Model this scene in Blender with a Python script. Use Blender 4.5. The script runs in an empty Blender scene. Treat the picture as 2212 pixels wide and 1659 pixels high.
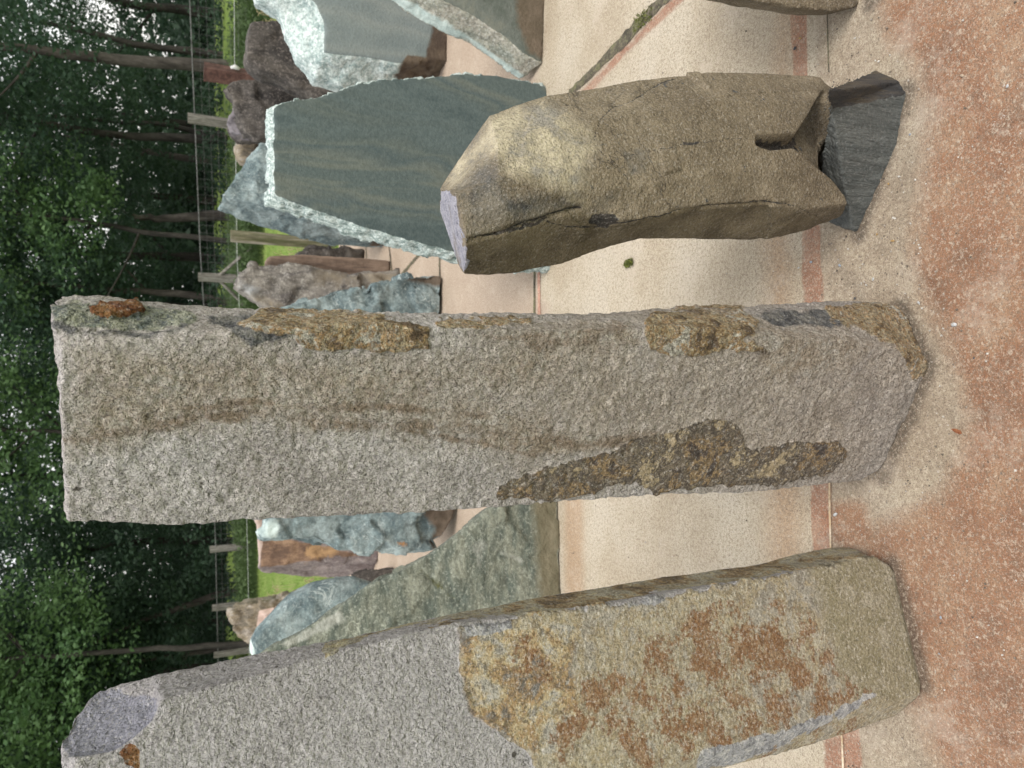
import bpy, bmesh, math, random
import numpy as np
from mathutils import Vector
random.seed(7); RNG = np.random.default_rng(11)
S = bpy.context.scene
COL = S.collection

# ------------------------------------------------------------------ camera
F_PX, CX, CY = 1533.0, 1106.0, 829.5          # pinhole of the photograph at 2212 x 1659
CAM_H, PITCH = 1.5, math.radians(23.5)
cp, sp = math.cos(PITCH), math.sin(PITCH)
RIGHT = np.array([1.0, 0, 0]); FWD = np.array([0, cp, -sp]); UP = np.array([0, sp, cp])
cam_d = bpy.data.cameras.new('camera'); cam = bpy.data.objects.new('camera', cam_d); COL.objects.link(cam)
from mathutils import Matrix
m3 = Matrix((tuple(-UP), tuple(RIGHT), tuple(-FWD))).transposed()   # the phone was held upright: picture-left is up
cam.matrix_world = Matrix.Translation((0, 0, CAM_H)) @ m3.to_4x4()
cam_d.sensor_fit = 'HORIZONTAL'; cam_d.sensor_width = 36; cam_d.lens = 36 * F_PX / 2212
cam_d.clip_start = 0.05; cam_d.clip_end = 500
cam_d.dof.use_dof = True; cam_d.dof.focus_distance = 1.4; cam_d.dof.aperture_fstop = 6.4
S.camera = cam
CAMP = np.array([0, 0, CAM_H])
# ------------------------------------------------------------------ world, sun, exposure
S.view_settings.view_transform = 'Standard'; S.view_settings.look = 'None'
S.view_settings.exposure = 0.46; S.view_settings.gamma = 1.0
S.render.engine = 'CYCLES'
SUN_EL, SUN_AZ = math.radians(60), math.radians(162)      # azimuth clockwise from +Y: behind the camera, a little right
W = bpy.data.worlds.new('World'); S.world = W; W.use_nodes = True
wn = W.node_tree; wn.nodes.clear()
sky = wn.nodes.new('ShaderNodeTexSky'); sky.sky_type = 'NISHITA'; sky.sun_disc = False
sky.sun_elevation = SUN_EL; sky.sun_rotation = SUN_AZ; sky.air_density = 1.5; sky.dust_density = 4
b1 = wn.nodes.new('ShaderNodeBackground'); b1.inputs[1].default_value = 0.05
wn.links.new(sky.outputs[0], b1.inputs[0])
b2 = wn.nodes.new('ShaderNodeBackground'); b2.inputs[0].default_value = (1.0, 0.985, 0.96, 1); b2.inputs[1].default_value = 0.92
ad = wn.nodes.new('ShaderNodeAddShader'); wo = wn.nodes.new('ShaderNodeOutputWorld')
wn.links.new(b1.outputs[0], ad.inputs[0]); wn.links.new(b2.outputs[0], ad.inputs[1]); wn.links.new(ad.outputs[0], wo.inputs[0])
sd_ = bpy.data.lights.new('sun', 'SUN'); sd_.energy = 1.8; sd_.angle = math.radians(24); sd_.color = (1, 0.96, 0.9)
sun = bpy.data.objects.new('sun', sd_); COL.objects.link(sun)
sdir = Vector((math.sin(SUN_AZ) * math.cos(SUN_EL), math.cos(SUN_AZ) * math.cos(SUN_EL), math.sin(SUN_EL)))
sun.rotation_euler = sdir.to_track_quat('Z', 'Y').to_euler(); sun.location = (0, 0, 12)

# ------------------------------------------------------------------ measuring frames
VIEWS = {'D': (0, 0, 1.8228), 'A': (0, 0, .6027), 'B': (700, 0, .7233), 'C': (0, 1900, .6774), 'E': (700, 1900, .7233),
         'F': (1700, 200, .9042), 'G': (100, 1100, .9042), 'H': (1900, 1100, .9638), 'I': (2600, 2000, .6474),
         'J': (750, 900, .6781), 'K': (2000, 0, .9186), 'L': (3100, 1000, 1.22), 'N': (150, 1150, .3843), 'O': (0, 900, .6628)}
def todisp(v, pts):
    ox, oy, k = VIEWS[v]; p = np.asarray(pts, float).reshape(-1, 2)
    return np.stack([(ox + p[:, 0] * k) / 1.8228, (oy + p[:, 1] * k) / 1.8228], 1)
def ray(v, x, y):
    (dx, dy), = todisp(v, [(x, y)])
    return FWD + RIGHT * (-(dy - CY) / F_PX) + UP * (-(dx - CX) / F_PX)
def ground(v, x, y, z=0.0):
    r = ray(v, x, y); return CAMP + r * ((z - CAM_H) / r[2])
def atY(v, x, y, Y):
    r = ray(v, x, y); return CAMP + r * (Y / r[1])
def project(P):
    d = np.asarray(P, float) - CAMP
    dep = d @ FWD
    return np.stack([CX - F_PX * (d @ UP) / dep, CY - F_PX * (d @ RIGHT) / dep], 1)
class Plane:
    def __init__(s, p, n): s.p = np.asarray(p, float); s.n = np.asarray(n, float) / np.linalg.norm(n)   # n points away from the viewer
    def hit(s, v, x, y, off=0.0):
        r = ray(v, x, y); return CAMP + r * (((s.p + s.n * off - CAMP) @ s.n) / (r @ s.n))
def base_plane(v, a, b, lean=0.0):
    A, B = ground(v, *a), ground(v, *b); t = B - A; t /= np.linalg.norm(t)
    n = np.array([-t[1], t[0], 0.0])
    if n[1] < 0: n = -n
    n = n * math.cos(lean) + np.array([0, 0, -math.sin(lean)])
    return Plane(A, n)
def yplane(Y, lean=0.0): return Plane((0, Y, 0), (0, math.cos(lean), -math.sin(lean)))
def xg(v, Y):                                     # column of the ground line at distance Y in frame v
    d = Y * cp + CAM_H * sp; u = Y * sp - CAM_H * cp; x = CX - F_PX * u / d
    ox, oy, k = VIEWS[v]; return (x * 1.8228 - ox) / k

# ------------------------------------------------------------------ noise
def _h(ix, iy, iz, seed):
    h = (ix.astype(np.uint32) * np.uint32(374761393)) ^ (iy.astype(np.uint32) * np.uint32(668265263)) ^ (iz.astype(np.uint32) * np.uint32(2147483647 - 58)) ^ np.uint32((seed * 97 + 13) & 0xffffffff)
    h = (h ^ (h >> np.uint32(13))) * np.uint32(1274126177); h = (h ^ (h >> np.uint32(16))) * np.uint32(2246822519)
    return (h ^ (h >> np.uint32(15))).astype(np.float64) / 4294967295.0
def vnoise(P, seed=0):
    i = np.floor(P).astype(np.int64); f = P - i; u = f * f * (3 - 2 * f)
    r = 0
    for a in (0, 1):
        for b in (0, 1):
            for c in (0, 1):
                w = (u[:, 0] if a else 1 - u[:, 0]) * (u[:, 1] if b else 1 - u[:, 1]) * (u[:, 2] if c else 1 - u[:, 2])
                r = r + w * _h(i[:, 0] + a, i[:, 1] + b, i[:, 2] + c, seed)
    return r * 2 - 1
def fbm(P, octv=4, seed=0, gain=.5):
    s, a, t = 0, 1, 0
    Q = np.array(P, float)
    for o in range(octv):
        s = s + a * vnoise(Q + o * 17.3, seed + o); t += a; a *= gain; Q = Q * 2.03
    return s / t
def cells(P, seed=0):                             # F1, F2 and a random value for the nearest cell
    i = np.floor(P).astype(np.int64)
    f1 = np.full(len(P), 9.0); f2 = np.full(len(P), 9.0); rv = np.zeros(len(P))
    for a in (-1, 0, 1):
        for b in (-1, 0, 1):
            for c in (-1, 0, 1):
                x, y, z = i[:, 0] + a, i[:, 1] + b, i[:, 2] + c
                q = np.stack([x + _h(x, y, z, seed), y + _h(x, y, z, seed + 1), z + _h(x, y, z, seed + 2)], 1)
                d = np.linalg.norm(P - q, axis=1); r = _h(x, y, z, seed + 3)
                nearer = d < f1
                f2 = np.where(nearer, f1, np.minimum(f2, d)); rv = np.where(nearer, r, rv); f1 = np.where(nearer, d, f1)
    return f1, f2, rv
def facets(P, seed=0):                            # piecewise-planar broken surface
    i = np.floor(P).astype(np.int64); f1 = np.full(len(P), 9.0); out = np.zeros(len(P))
    for a in (-1, 0, 1):
        for b in (-1, 0, 1):
            for c in (-1, 0, 1):
                x, y, z = i[:, 0] + a, i[:, 1] + b, i[:, 2] + c
                q = np.stack([x + _h(x, y, z, seed), y + _h(x, y, z, seed + 1), z + _h(x, y, z, seed + 2)], 1)
                g = np.stack([_h(x, y, z, seed + 4), _h(x, y, z, seed + 5), _h(x, y, z, seed + 6)], 1) - .5
                dv = P - q; d = np.linalg.norm(dv, axis=1); v = (dv * g).sum(1) * 1.6 + (_h(x, y, z, seed + 3) - .5) * .8
                nearer = d < f1
                out = np.where(nearer, v, out); f1 = np.where(nearer, d, f1)
    return out
def poly_sd(pts, poly):                           # signed distance, positive inside
    x, y = pts[:, 0], pts[:, 1]; inside = np.zeros(len(pts), bool); dm = np.full(len(pts), 1e9)
    n = len(poly)
    for k in range(n):
        ax, ay = poly[k]; bx, by = poly[(k + 1) % n]
        if ay != by:
            c = ((ay > y) != (by > y)) & (x < (bx - ax) * (y - ay) / (by - ay) + ax); inside ^= c
        ex, ey = bx - ax, by - ay; t = np.clip(((x - ax) * ex + (y - ay) * ey) / (ex * ex + ey * ey + 1e-9), 0, 1)
        dm = np.minimum(dm, np.hypot(x - ax - t * ex, y - ay - t * ey))
    return np.where(inside, dm, -dm)
def mask_of(px, v, poly, w=8):
    return np.clip(.5 + poly_sd(px, todisp(v, poly)) / (2 * w), 0, 1)

# ------------------------------------------------------------------ node materials
def new_mat(name):
    m = bpy.data.materials.new(name); m.use_nodes = True; nt = m.node_tree; nt.nodes.clear()
    out = nt.nodes.new('ShaderNodeOutputMaterial'); bs = nt.nodes.new('ShaderNodeBsdfPrincipled')
    nt.links.new(bs.outputs[0], out.inputs[0]); return m, nt, bs
class NB:
    def __init__(s, nt):
        s.nt = nt; s.tc = nt.nodes.new('ShaderNodeTexCoord').outputs['Object']
    def link(s, a, b):
        if hasattr(a, 'is_output') or isinstance(a, bpy.types.NodeSocket): s.nt.links.new(a, b)
        else: b.default_value = a
    def vec(s, scale=(1, 1, 1), rot=(0, 0, 0)):
        n = s.nt.nodes.new('ShaderNodeMapping'); n.inputs['Scale'].default_value = scale; n.inputs['Rotation'].default_value = rot
        s.nt.links.new(s.tc, n.inputs[0]); return n.outputs[0]
    def noise(s, scale, detail=4, rough=.55, vec=None, dist=0.0):
        n = s.nt.nodes.new('ShaderNodeTexNoise'); n.inputs['Scale'].default_value = scale; n.inputs['Detail'].default_value = detail
        n.inputs['Roughness'].default_value = rough; n.inputs['Distortion'].default_value = dist
        s.nt.links.new(vec or s.tc, n.inputs['Vector']); return n.outputs['Fac']
    def voro(s, scale, feat='F1', vec=None, out='Distance'):
        n = s.nt.nodes.new('ShaderNodeTexVoronoi'); n.inputs['Scale'].default_value = scale; n.feature = feat
        s.nt.links.new(vec or s.tc, n.inputs['Vector']); return n.outputs[out]
    def math(s, op, a, b=0.0, clamp=False):
        n = s.nt.nodes.new('ShaderNodeMath'); n.operation = op; n.use_clamp = clamp
        s.link(a, n.inputs[0]); s.link(b, n.inputs[1]); return n.outputs[0]
    def step(s, v, lo, hi):
        n = s.nt.nodes.new('ShaderNodeMapRange'); n.inputs['From Min'].default_value = lo; n.inputs['From Max'].default_value = hi
        s.link(v, n.inputs['Value']); return n.outputs[0]
    def ramp(s, fac, cols, lo=.3, hi=.7):
        n = s.nt.nodes.new('ShaderNodeValToRGB'); cr = n.color_ramp
        while len(cr.elements) < len(cols): cr.elements.new(.5)
        for i, c in enumerate(cols):
            cr.elements[i].position = lo + (hi - lo) * i / max(1, len(cols) - 1); cr.elements[i].color = (*c, 1)
        s.link(fac, n.inputs[0]); return n.outputs[0]
    def mix(s, fac, a, b, mode='MIX'):
        n = s.nt.nodes.new('ShaderNodeMix'); n.data_type = 'RGBA'; n.blend_type = mode
        s.link(fac, n.inputs[0])
        for q, k in ((a, 6), (b, 7)):
            if isinstance(q, tuple): n.inputs[k].default_value = (*q[:3], 1)
            else: s.nt.links.new(q, n.inputs[k])
        return n.outputs[2]
    def attr(s, name):
        n = s.nt.nodes.new('ShaderNodeAttribute'); n.attribute_name = name; return n.outputs['Fac']
    def bump(s, h, dist, strength=1.0, prev=None):
        n = s.nt.nodes.new('ShaderNodeBump'); n.inputs['Distance'].default_value = dist; n.inputs['Strength'].default_value = strength
        s.nt.links.new(h, n.inputs['Height'])
        if prev: s.nt.links.new(prev, n.inputs['Normal'])
        return n.outputs[0]
def stone_mat(name, cols, scale=5, aniso=(1, 1, 1), rot=(0, 0, 0), speck=None, layers=(), bumps=((120, .002),), rough=.9,
              veins=None, bands=None, wave=None, spec=.3, spots=None, lohi=(.39, .61), mott=.62, grain=None, soft=None):
    """cols: broad mottling.  speck=(scale, dark, light, amount).  layers=[(attr, cols, scale, ragged, sharp, speck_dark)]"""
    m, nt, bs = new_mat(name); b = NB(nt); v = b.vec(aniso, rot)
    c = b.ramp(b.noise(scale, 6, .6, v, .4), cols, *lohi)
    gm = b.ramp(b.noise(scale * 5, 6, .72, v, .3), [(mott,) * 3, (1, 1, 1)], .4, .58); c = b.mix(1.0, c, gm, 'MULTIPLY')
    if bands:                                     # folded bedding: (cols, scale, aniso, rot)
        bc, bsz, ba, br = bands
        c = b.mix(.6, c, b.ramp(b.noise(bsz, 5, .6, b.vec(ba, br), 1.6), bc, .35, .65))
    if speck:
        ss, dk, lt, am = speck
        n1 = b.noise(ss, 3, .75); c = b.mix(b.math('MULTIPLY', b.step(n1, .485, .37), am), c, dk)
        n2 = b.noise(ss * .8, 3, .75, b.vec((1, 1, 1), (1, 2, 3))); c = b.mix(b.math('MULTIPLY', b.step(n2, .525, .64), am), c, lt)
    if spots:
        ss, sc, th = spots
        c = b.mix(b.step(b.noise(ss, 2, .5, b.vec((1, 1, 1), (2, 1, .5))), th, th + .04), c, sc)
    if veins:
        vs, vc, vw, va = veins
        n = b.noise(vs, 4, .6, v, .8); d = b.math('ABSOLUTE', b.math('SUBTRACT', n, .5)); brk = b.step(b.noise(vs * .7, 2), .42, .6)
        c = b.mix(b.math('MULTIPLY', b.math('MULTIPLY', b.step(d, vw, 0), brk), va), c, vc)
    for (at, lc, ls, rag, sharp, sd) in layers:
        a = b.attr(at); n = b.math('ADD', b.math('MULTIPLY', b.noise(ls * .5, 4, .6), .6), b.math('MULTIPLY', b.noise(ls * 3, 6, .75), .4))
        fac = b.math('ADD', a, b.math('MULTIPLY', b.math('SUBTRACT', n, .5), rag * 2.4))
        fac = b.math('ADD', b.math('MULTIPLY', b.math('SUBTRACT', fac, .5), sharp), .5, True)
        lcol = b.ramp(b.noise(ls, 8, .72, v, .3), lc, .40, .60)
        if sd: lcol = b.mix(b.math('MULTIPLY', b.step(b.noise(ls * 6, 5, .8), .5, .57), sd[1]), lcol, sd[0])
        c = b.mix(b.math('MULTIPLY', fac, b.step(a, .01, .08)), c, lcol)
    if grain:
        c = b.mix(1.0, c, b.ramp(b.noise(grain[0], 4, .8), [(grain[1],) * 3, (.93,) * 3, (1, 1, 1), (1, 1, 1)], .40, .60), 'MULTIPLY')
        c = b.mix(b.math('MULTIPLY', b.step(b.noise(grain[0] * .8, 3, .8, b.vec((1, 1, 1), (.5, 1, 2))), .54, .64), grain[2]), c, (.62, .59, .54))
    if wave:                                      # folded bedding on the smooth face
        at, sc, ds, wc, am = wave; acc = None
        wv = b.vec((1, 1, .30), (0, .2, 0)); w1 = nt.nodes.new('ShaderNodeTexWave'); w1.wave_type = 'BANDS'; w1.bands_direction = 'X'
        for k_, q_ in (('Scale', sc), ('Distortion', ds), ('Detail', 3), ('Detail Scale', .7), ('Detail Roughness', .5)): w1.inputs[k_].default_value = q_
        nt.links.new(wv, w1.inputs['Vector']); wf = b.math('ADD', b.math('MULTIPLY', w1.outputs['Fac'], .45), b.math('MULTIPLY', b.noise(3.4, 4, .55, wv, 2.2), .55))
        col = b.ramp(wf, wc, .26, .70); col = b.mix(.12, col, b.ramp(b.noise(60, 5, .7), [(.03, .04, .045), (.2, .23, .22)], .4, .6))
        c = b.mix(b.math('MULTIPLY', b.step(b.attr(at), .4, .6), am), c, col)
    nt.links.new(c, bs.inputs['Base Color'])
    nb = None
    for (s_, d_) in bumps:
        hgt = b.noise(abs(s_), 4, .65, v if s_ < 0 else None)
        if soft: hgt = b.math('MULTIPLY', b.math('SUBTRACT', hgt, .5), b.math('SUBTRACT', 1.0, b.math('MULTIPLY', b.attr(soft), .72)))
        nb = b.bump(hgt, d_, 1.0, nb)
    if nb: nt.links.new(nb, bs.inputs['Normal'])
    bs.inputs['Roughness'].default_value = rough; bs.inputs['Specular IOR Level'].default_value = spec
    return m

# ------------------------------------------------------------------ object helpers
def tag(o, label=None, cat=None, group=None, kind=None):
    for k, v in (('label', label), ('category', cat), ('group', group), ('kind', kind)):
        if v: o[k] = v
    return o
def link_mesh(name, me, mat, parent=None):
    o = bpy.data.objects.new(name, me); COL.objects.link(o)
    if mat: me.materials.append(mat)
    if parent: o.parent = parent
    return o
def mesh_np(name, V, Fq, smooth=False):
    me = bpy.data.meshes.new(name); V = np.asarray(V, float); Fq = np.asarray(Fq, int); k = Fq.shape[1]
    me.vertices.add(len(V)); me.vertices.foreach_set('co', V.ravel())
    me.loops.add(Fq.size); me.loops.foreach_set('vertex_index', Fq.ravel().astype(np.int32))
    me.polygons.add(len(Fq)); me.polygons.foreach_set('loop_start', np.arange(0, Fq.size, k, dtype=np.int32))
    me.polygons.foreach_set('loop_total', np.full(len(Fq), k, np.int32)); me.update(calc_edges=True); me.validate()
    me.polygons.foreach_set('use_smooth', np.full(len(me.polygons), smooth)); return me
def set_attr(me, name, vals):
    a = me.attributes.new(name, 'FLOAT', 'POINT'); a.data.foreach_set('value', np.asarray(vals, np.float32))
def normals_of(me):
    n = np.empty(len(me.vertices) * 3); me.vertices.foreach_get('normal', n); return n.reshape(-1, 3)
def coords_of(me):
    n = np.empty(len(me.vertices) * 3); me.vertices.foreach_get('co', n); return n.reshape(-1, 3)
def cage(rings):
    V = [tuple(p) for r in rings for p in r]; k = len(rings[0]); Fs = []
    for i in range(len(rings) - 1):
        for j in range(k):
            a, b_ = i * k + j, i * k + (j + 1) % k; Fs.append((a, b_, b_ + k, a + k))
    Fs.append(tuple(range(k))[::-1]); Fs.append(tuple(range((len(rings) - 1) * k, len(rings) * k)))
    return V, Fs
def stone(name, label, cat, rings, voxel, disp, mat, masks=(), facedir=None, group=None, smooth_it=0, raised=(), lines=(), wob=7):
    """closed cage -> even fine mesh -> real relief; masks are stains and painted shade recorded on the surface"""
    V, Fs = cage(rings); bm = bmesh.new(); vs = [bm.verts.new(v) for v in V]
    for f in Fs:
        try: bm.faces.new([vs[i] for i in f])
        except ValueError: pass
    bmesh.ops.triangulate(bm, faces=bm.faces[:]); bmesh.ops.recalc_face_normals(bm, faces=bm.faces[:])
    me = bpy.data.meshes.new(name + '_cage'); bm.to_mesh(me); bm.free()
    o = bpy.data.objects.new(name, me); COL.objects.link(o)
    md = o.modifiers.new('r', 'REMESH'); md.mode = 'VOXEL'; md.voxel_size = voxel; md.adaptivity = 0
    if smooth_it:
        ms = o.modifiers.new('s', 'SMOOTH'); ms.factor = .5; ms.iterations = smooth_it
    dg = bpy.context.evaluated_depsgraph_get(); me2 = bpy.data.meshes.new_from_object(o.evaluated_get(dg))
    bpy.data.objects.remove(o); bpy.data.meshes.remove(me); me2.name = name
    co, no = coords_of(me2), normals_of(me2)
    if facedir is not None:
        fa = np.clip((-(no @ np.asarray(facedir)) - .72) / .2, 0, 1)
    else: fa = np.zeros(len(co))
    px = project(co); tv = CAMP - co; facing = np.clip((no * tv).sum(1) / np.linalg.norm(tv, axis=1) * 4 + .2, 0, 1)
    vals = {}
    for (nm, v, poly, w, *wt) in masks:
        near = 1.6 / max(1.2, float(np.median((co - CAMP) @ FWD)))
        sdv = poly_sd(px, todisp(v, poly)) + wob * near * (fbm(co * 22 * max(near, .3), 4, len(nm)) * 1.6 + .8 * fbm(co * 85 * max(near, .3), 3, 9))
        a = np.clip(.5 + sdv / (2 * w), 0, 1) * facing * (wt[0] if wt else 1); vals[nm] = np.maximum(vals.get(nm, 0), a)
    for (nm, v, pts, hw) in lines:                # thin cracks along a path
        q = todisp(v, pts); dm = np.full(len(co), 1e9); pw = px + 5 * np.stack([fbm(co * 40, 3, 3), fbm(co * 40, 3, 4)], 1)
        for (ax, ay), (bx, by) in zip(q[:-1], q[1:]):
            ex, ey = bx - ax, by - ay; t = np.clip(((pw[:, 0] - ax) * ex + (pw[:, 1] - ay) * ey) / (ex * ex + ey * ey), 0, 1)
            dm = np.minimum(dm, np.hypot(pw[:, 0] - ax - t * ex, pw[:, 1] - ay - t * ey))
        vals[nm] = np.maximum(vals.get(nm, 0), (np.clip(.75 - dm / (hw * 5), 0, 1) if nm == 'band' else np.clip((hw + 1.1 - dm) / 2.5, 0, 1)) * facing)
    d = disp(co, no, fa)
    if 'crack_shade' in vals and lines: d = d - .002 * vals['crack_shade']
    for (nm, amt) in raised:
        a = vals[nm] + .35 * fbm(co * 60, 3, 5); d = d + amt * np.clip((a - .5) * 3 + .5, 0, 1)
    co = co + no * np.asarray(d)[:, None]
    base = co[co[:, 2] < co[:, 2].min() + .08].mean(0); base[2] = 0
    me2.vertices.foreach_set('co', (co - base).ravel()); me2.update()
    me2.polygons.foreach_set('use_smooth', np.ones(len(me2.polygons), bool))
    for nm, a in vals.items(): set_attr(me2, nm, a)
    set_attr(me2, 'sawn', fa); set_attr(me2, 'clean', fa * (1 - vals.get('dirt_shade', 0)))
    me2.materials.clear(); o = link_mesh(name, me2, mat); o.location = base
    tag(o, label, cat, group); return o
def rough_disp(big=.006, mid=.003, fine=.001, fs=(5, 25, 110), sawn=1.0, fac=0.0, ff=9, aniso=(1, 1, 1), seed=0):
    A = np.array(aniso)
    def f(co, no, fa):
        k = 1 - fa * sawn
        d = big * fbm(co * fs[0] * A, 3, seed) + mid * k * fbm(co * fs[1] * A, 3, seed + 3)
        if fine: d = d + fine * k * fbm(co * fs[2] * A, 2, seed + 7)
        if fac: d = d + fac * k * facets(co * ff * A, seed + 9)
        return d
    return f

# ------------------------------------------------------------------ materials
GREY_D, GREY_L = (.11, .10, .09), (.56, .54, .52)
M_center = stone_mat('hammered_grey_stone', [(.45, .41, .385), (.54, .50, .475), (.61, .575, .555)], 3, mott=.84, speck=(150, GREY_D, (.66, .64, .62), .42),
    layers=[('taupe', [(.36, .305, .25), (.44, .38, .315), (.51, .45, .39)], 16, 1.2, 1.0, ((.11, .10, .085), .35)), ('brown', [(.34, .275, .205), (.42, .36, .29), (.48, .44, .385)], 20, 1.4, 1.0, ((.12, .085, .06), .45)),
            ('band', [(.20, .155, .115), (.29, .225, .165)], 30, 2.0, 1.1, None),
            ('green', [(.20, .23, .22), (.36, .37, .29), (.42, .42, .33)], 25, .5, 3, ((.06, .07, .08), .7)),
            ('dark', [(.07, .07, .075), (.15, .15, .15), (.24, .23, .21)], 30, .9, 2, None),
            ('skin', [(.05, .04, .035), (.09, .065, .048), (.27, .19, .10), (.075, .058, .046), (.20, .165, .12), (.055, .044, .038), (.31, .25, .16)], 9, .6, 5, ((.06, .05, .043), .75)),
            ('flake', [(.13, .09, .055), (.34, .23, .11), (.44, .38, .26), (.38, .23, .10), (.54, .51, .43)], 16, 1.0, 3.5, ((.09, .075, .06), .6)),
            ('rust', [(.07, .025, .015), (.20, .08, .03), (.32, .17, .07)], 30, .2, 9, None)],
    bumps=((135, .024), (45, .012)), spots=(38, (.10, .085, .07), .72), grain=(170, .60, .3), soft='skin')
M_left = stone_mat('hammered_grey_stone_with_rust', [(.39, .37, .372), (.45, .43, .432), (.50, .482, .486)], 3, mott=.88, speck=(150, (.15, .14, .14), (.66, .64, .63), .3),
    layers=[('skin', [(.24, .22, .18), (.33, .30, .245), (.28, .225, .135), (.35, .32, .25), (.31, .26, .165)], 11, .2, 10, ((.13, .105, .075), .55)),
            ('upper', [(.16, .15, .14), (.30, .20, .10), (.38, .31, .19), (.34, .32, .28)], 11, .6, 3, ((.07, .06, .05), .6)),
            ('olive', [(.19, .165, .10), (.27, .235, .155), (.22, .19, .125), (.33, .295, .22)], 18, 1.0, 1.6, ((.15, .13, .08), .5)),
            ('orange', [(.29, .22, .145), (.23, .13, .062), (.17, .085, .038), (.27, .185, .11)], 34, 2.4, 3.6, ((.13, .08, .05), .6)),
            ('side', [(.17, .13, .08), (.36, .25, .12), (.46, .41, .27), (.40, .38, .31), (.52, .46, .29)], 11, .5, 5, ((.13, .10, .07), .5)),
            ('edge', [(.15, .15, .16), (.27, .27, .28), (.38, .37, .36)], 40, .5, 4, None),
            ('scoop', [(.27, .27, .32), (.32, .32, .37)], 12, .4, 3, None),
            ('chip', [(.16, .07, .03), (.28, .15, .06)], 30, .3, 8, None)],
    soft='skin', grain=(200, .56, .38), bumps=((120, .024), (45, .007)), spots=(32, (.10, .09, .08), .75))
M_boulder = stone_mat('olive_brown_stone', [(.155, .122, .080), (.205, .165, .110), (.26, .213, .147)], 5, mott=.75, speck=(260, (.06, .05, .038), (.33, .28, .20), .5),
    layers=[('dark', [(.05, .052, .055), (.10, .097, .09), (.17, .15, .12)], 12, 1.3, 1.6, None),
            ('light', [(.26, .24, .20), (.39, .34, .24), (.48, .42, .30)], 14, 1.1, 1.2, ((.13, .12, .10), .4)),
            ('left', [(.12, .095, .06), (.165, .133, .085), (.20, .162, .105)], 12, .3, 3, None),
            ('mauve', [(.27, .27, .32), (.42, .41, .46)], 60, .3, 6, ((.16, .16, .2), .5)),
            ('crack_shade', [(.03, .028, .026), (.065, .055, .048)], 40, .5, 4, None)],
    veins=(4, (.05, .04, .03), .006, .9), bumps=((160, .006), (40, .004)), spots=(30, (.07, .07, .07), .71), grain=(210, .66, .2))
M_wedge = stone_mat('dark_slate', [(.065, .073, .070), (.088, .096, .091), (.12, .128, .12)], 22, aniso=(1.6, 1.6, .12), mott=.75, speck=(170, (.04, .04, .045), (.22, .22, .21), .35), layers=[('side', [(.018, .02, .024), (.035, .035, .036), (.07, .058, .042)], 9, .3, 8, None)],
    bumps=((140, .004), (-60, .012)), rough=.55, spec=.5)
M_green = stone_mat('banded_green_stone', [(.15, .20, .19), (.32, .39, .37), (.50, .57, .55)], 14, speck=(120, (.15, .2, .2), (.72, .78, .76), .7),
    layers=[('sawn', [(.055, .072, .080), (.072, .092, .094), (.088, .104, .090), (.066, .083, .086), (.115, .124, .100), (.078, .094, .088)], 1.7, .05, 8, ((.05, .06, .06), .10))],
    aniso=(4.5, 4.5, .9), rot=(0, .18, 0), mott=.8, bumps=((90, .004),), rough=.75, wave=('sawn', .55, 30, [(.045, .066, .066), (.066, .090, .088), (.058, .078, .074), (.080, .098, .086), (.052, .074, .074), (.074, .092, .084), (.098, .112, .094), (.062, .084, .08)], 1.0))
def blue_mat(name, k=1.0, tint=(1, 1, 1)):
    f = lambda c: tuple(x * k * t for x, t in zip(c, tint))
    return stone_mat(name, [f((.10, .14, .15)), f((.18, .235, .24)), f((.28, .34, .34))], 6, speck=(70, f((.06, .08, .09)), f((.45, .52, .52)), .28),
                     veins=(5, f((.6, .66, .64)), .012, .6), bumps=((60, .006),),
                     layers=[('dirt_shade', [(.07, .055, .04), (.13, .10, .075)], 10, .8, 2, None), ('pale', [(.38, .46, .44), (.52, .60, .57)], 14, .5, 4, None), ('tint', [(.26, .12, .04), (.40, .20, .07)], 20, 1, 3, None)])
M_blue = blue_mat('blue_green_stone')
M_blue_dark = blue_mat('blue_green_stone_dark', .72, (.95, 1, 1))
M_pale = stone_mat('pale_green_stone', [(.30, .38, .37), (.44, .52, .50), (.55, .62, .60)], 12, speck=(60, (.18, .24, .24), (.75, .8, .78), .6),
    wave=('clean', .8, 14, [(.14, .17, .17), (.165, .195, .19), (.19, .215, .205), (.15, .18, .18)], .9),
    layers=[('sawn', [(.11, .135, .135), (.15, .18, .175), (.19, .215, .20)], 5, .1, 8, None), ('dirt_shade', [(.055, .04, .03), (.11, .085, .06)], 10, .8, 2, None)], bumps=((60, .006),))
M_beam = stone_mat('pale_green_slab_stone', [(.24, .26, .22), (.33, .33, .27), (.40, .38, .32)], 9, speck=(90, (.12, .13, .11), (.6, .62, .58), .5),
    layers=[('sawn', [(.085, .10, .085), (.12, .135, .12), (.15, .16, .135)], 5, .1, 8, None), ('dirt_shade', [(.10, .08, .055), (.14, .11, .08)], 10, .8, 2, None), ('pale', [(.36, .44, .42), (.52, .6, .57)], 20, .6, 3, None)], bumps=((60, .006),))
M_greenrough = stone_mat('olive_green_stone', [(.10, .12, .10), (.155, .17, .135), (.22, .23, .18)], 5, speck=(80, (.07, .08, .07), (.36, .38, .32), .5), rot=(0, .6, 0), aniso=(1, 1, 3),
    veins=(3.5, (.42, .44, .36), .008, .6), bumps=((40, .010),), layers=[('crack_shade', [(.06, .06, .02), (.10, .10, .03)], 20, .8, 3, None), ('dirt_shade', [(.12, .11, .07), (.17, .15, .10)], 8, .8, 1.5, None), ('pale', [(.22, .23, .20), (.36, .37, .33)], 20, .6, 3, None)])
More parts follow.
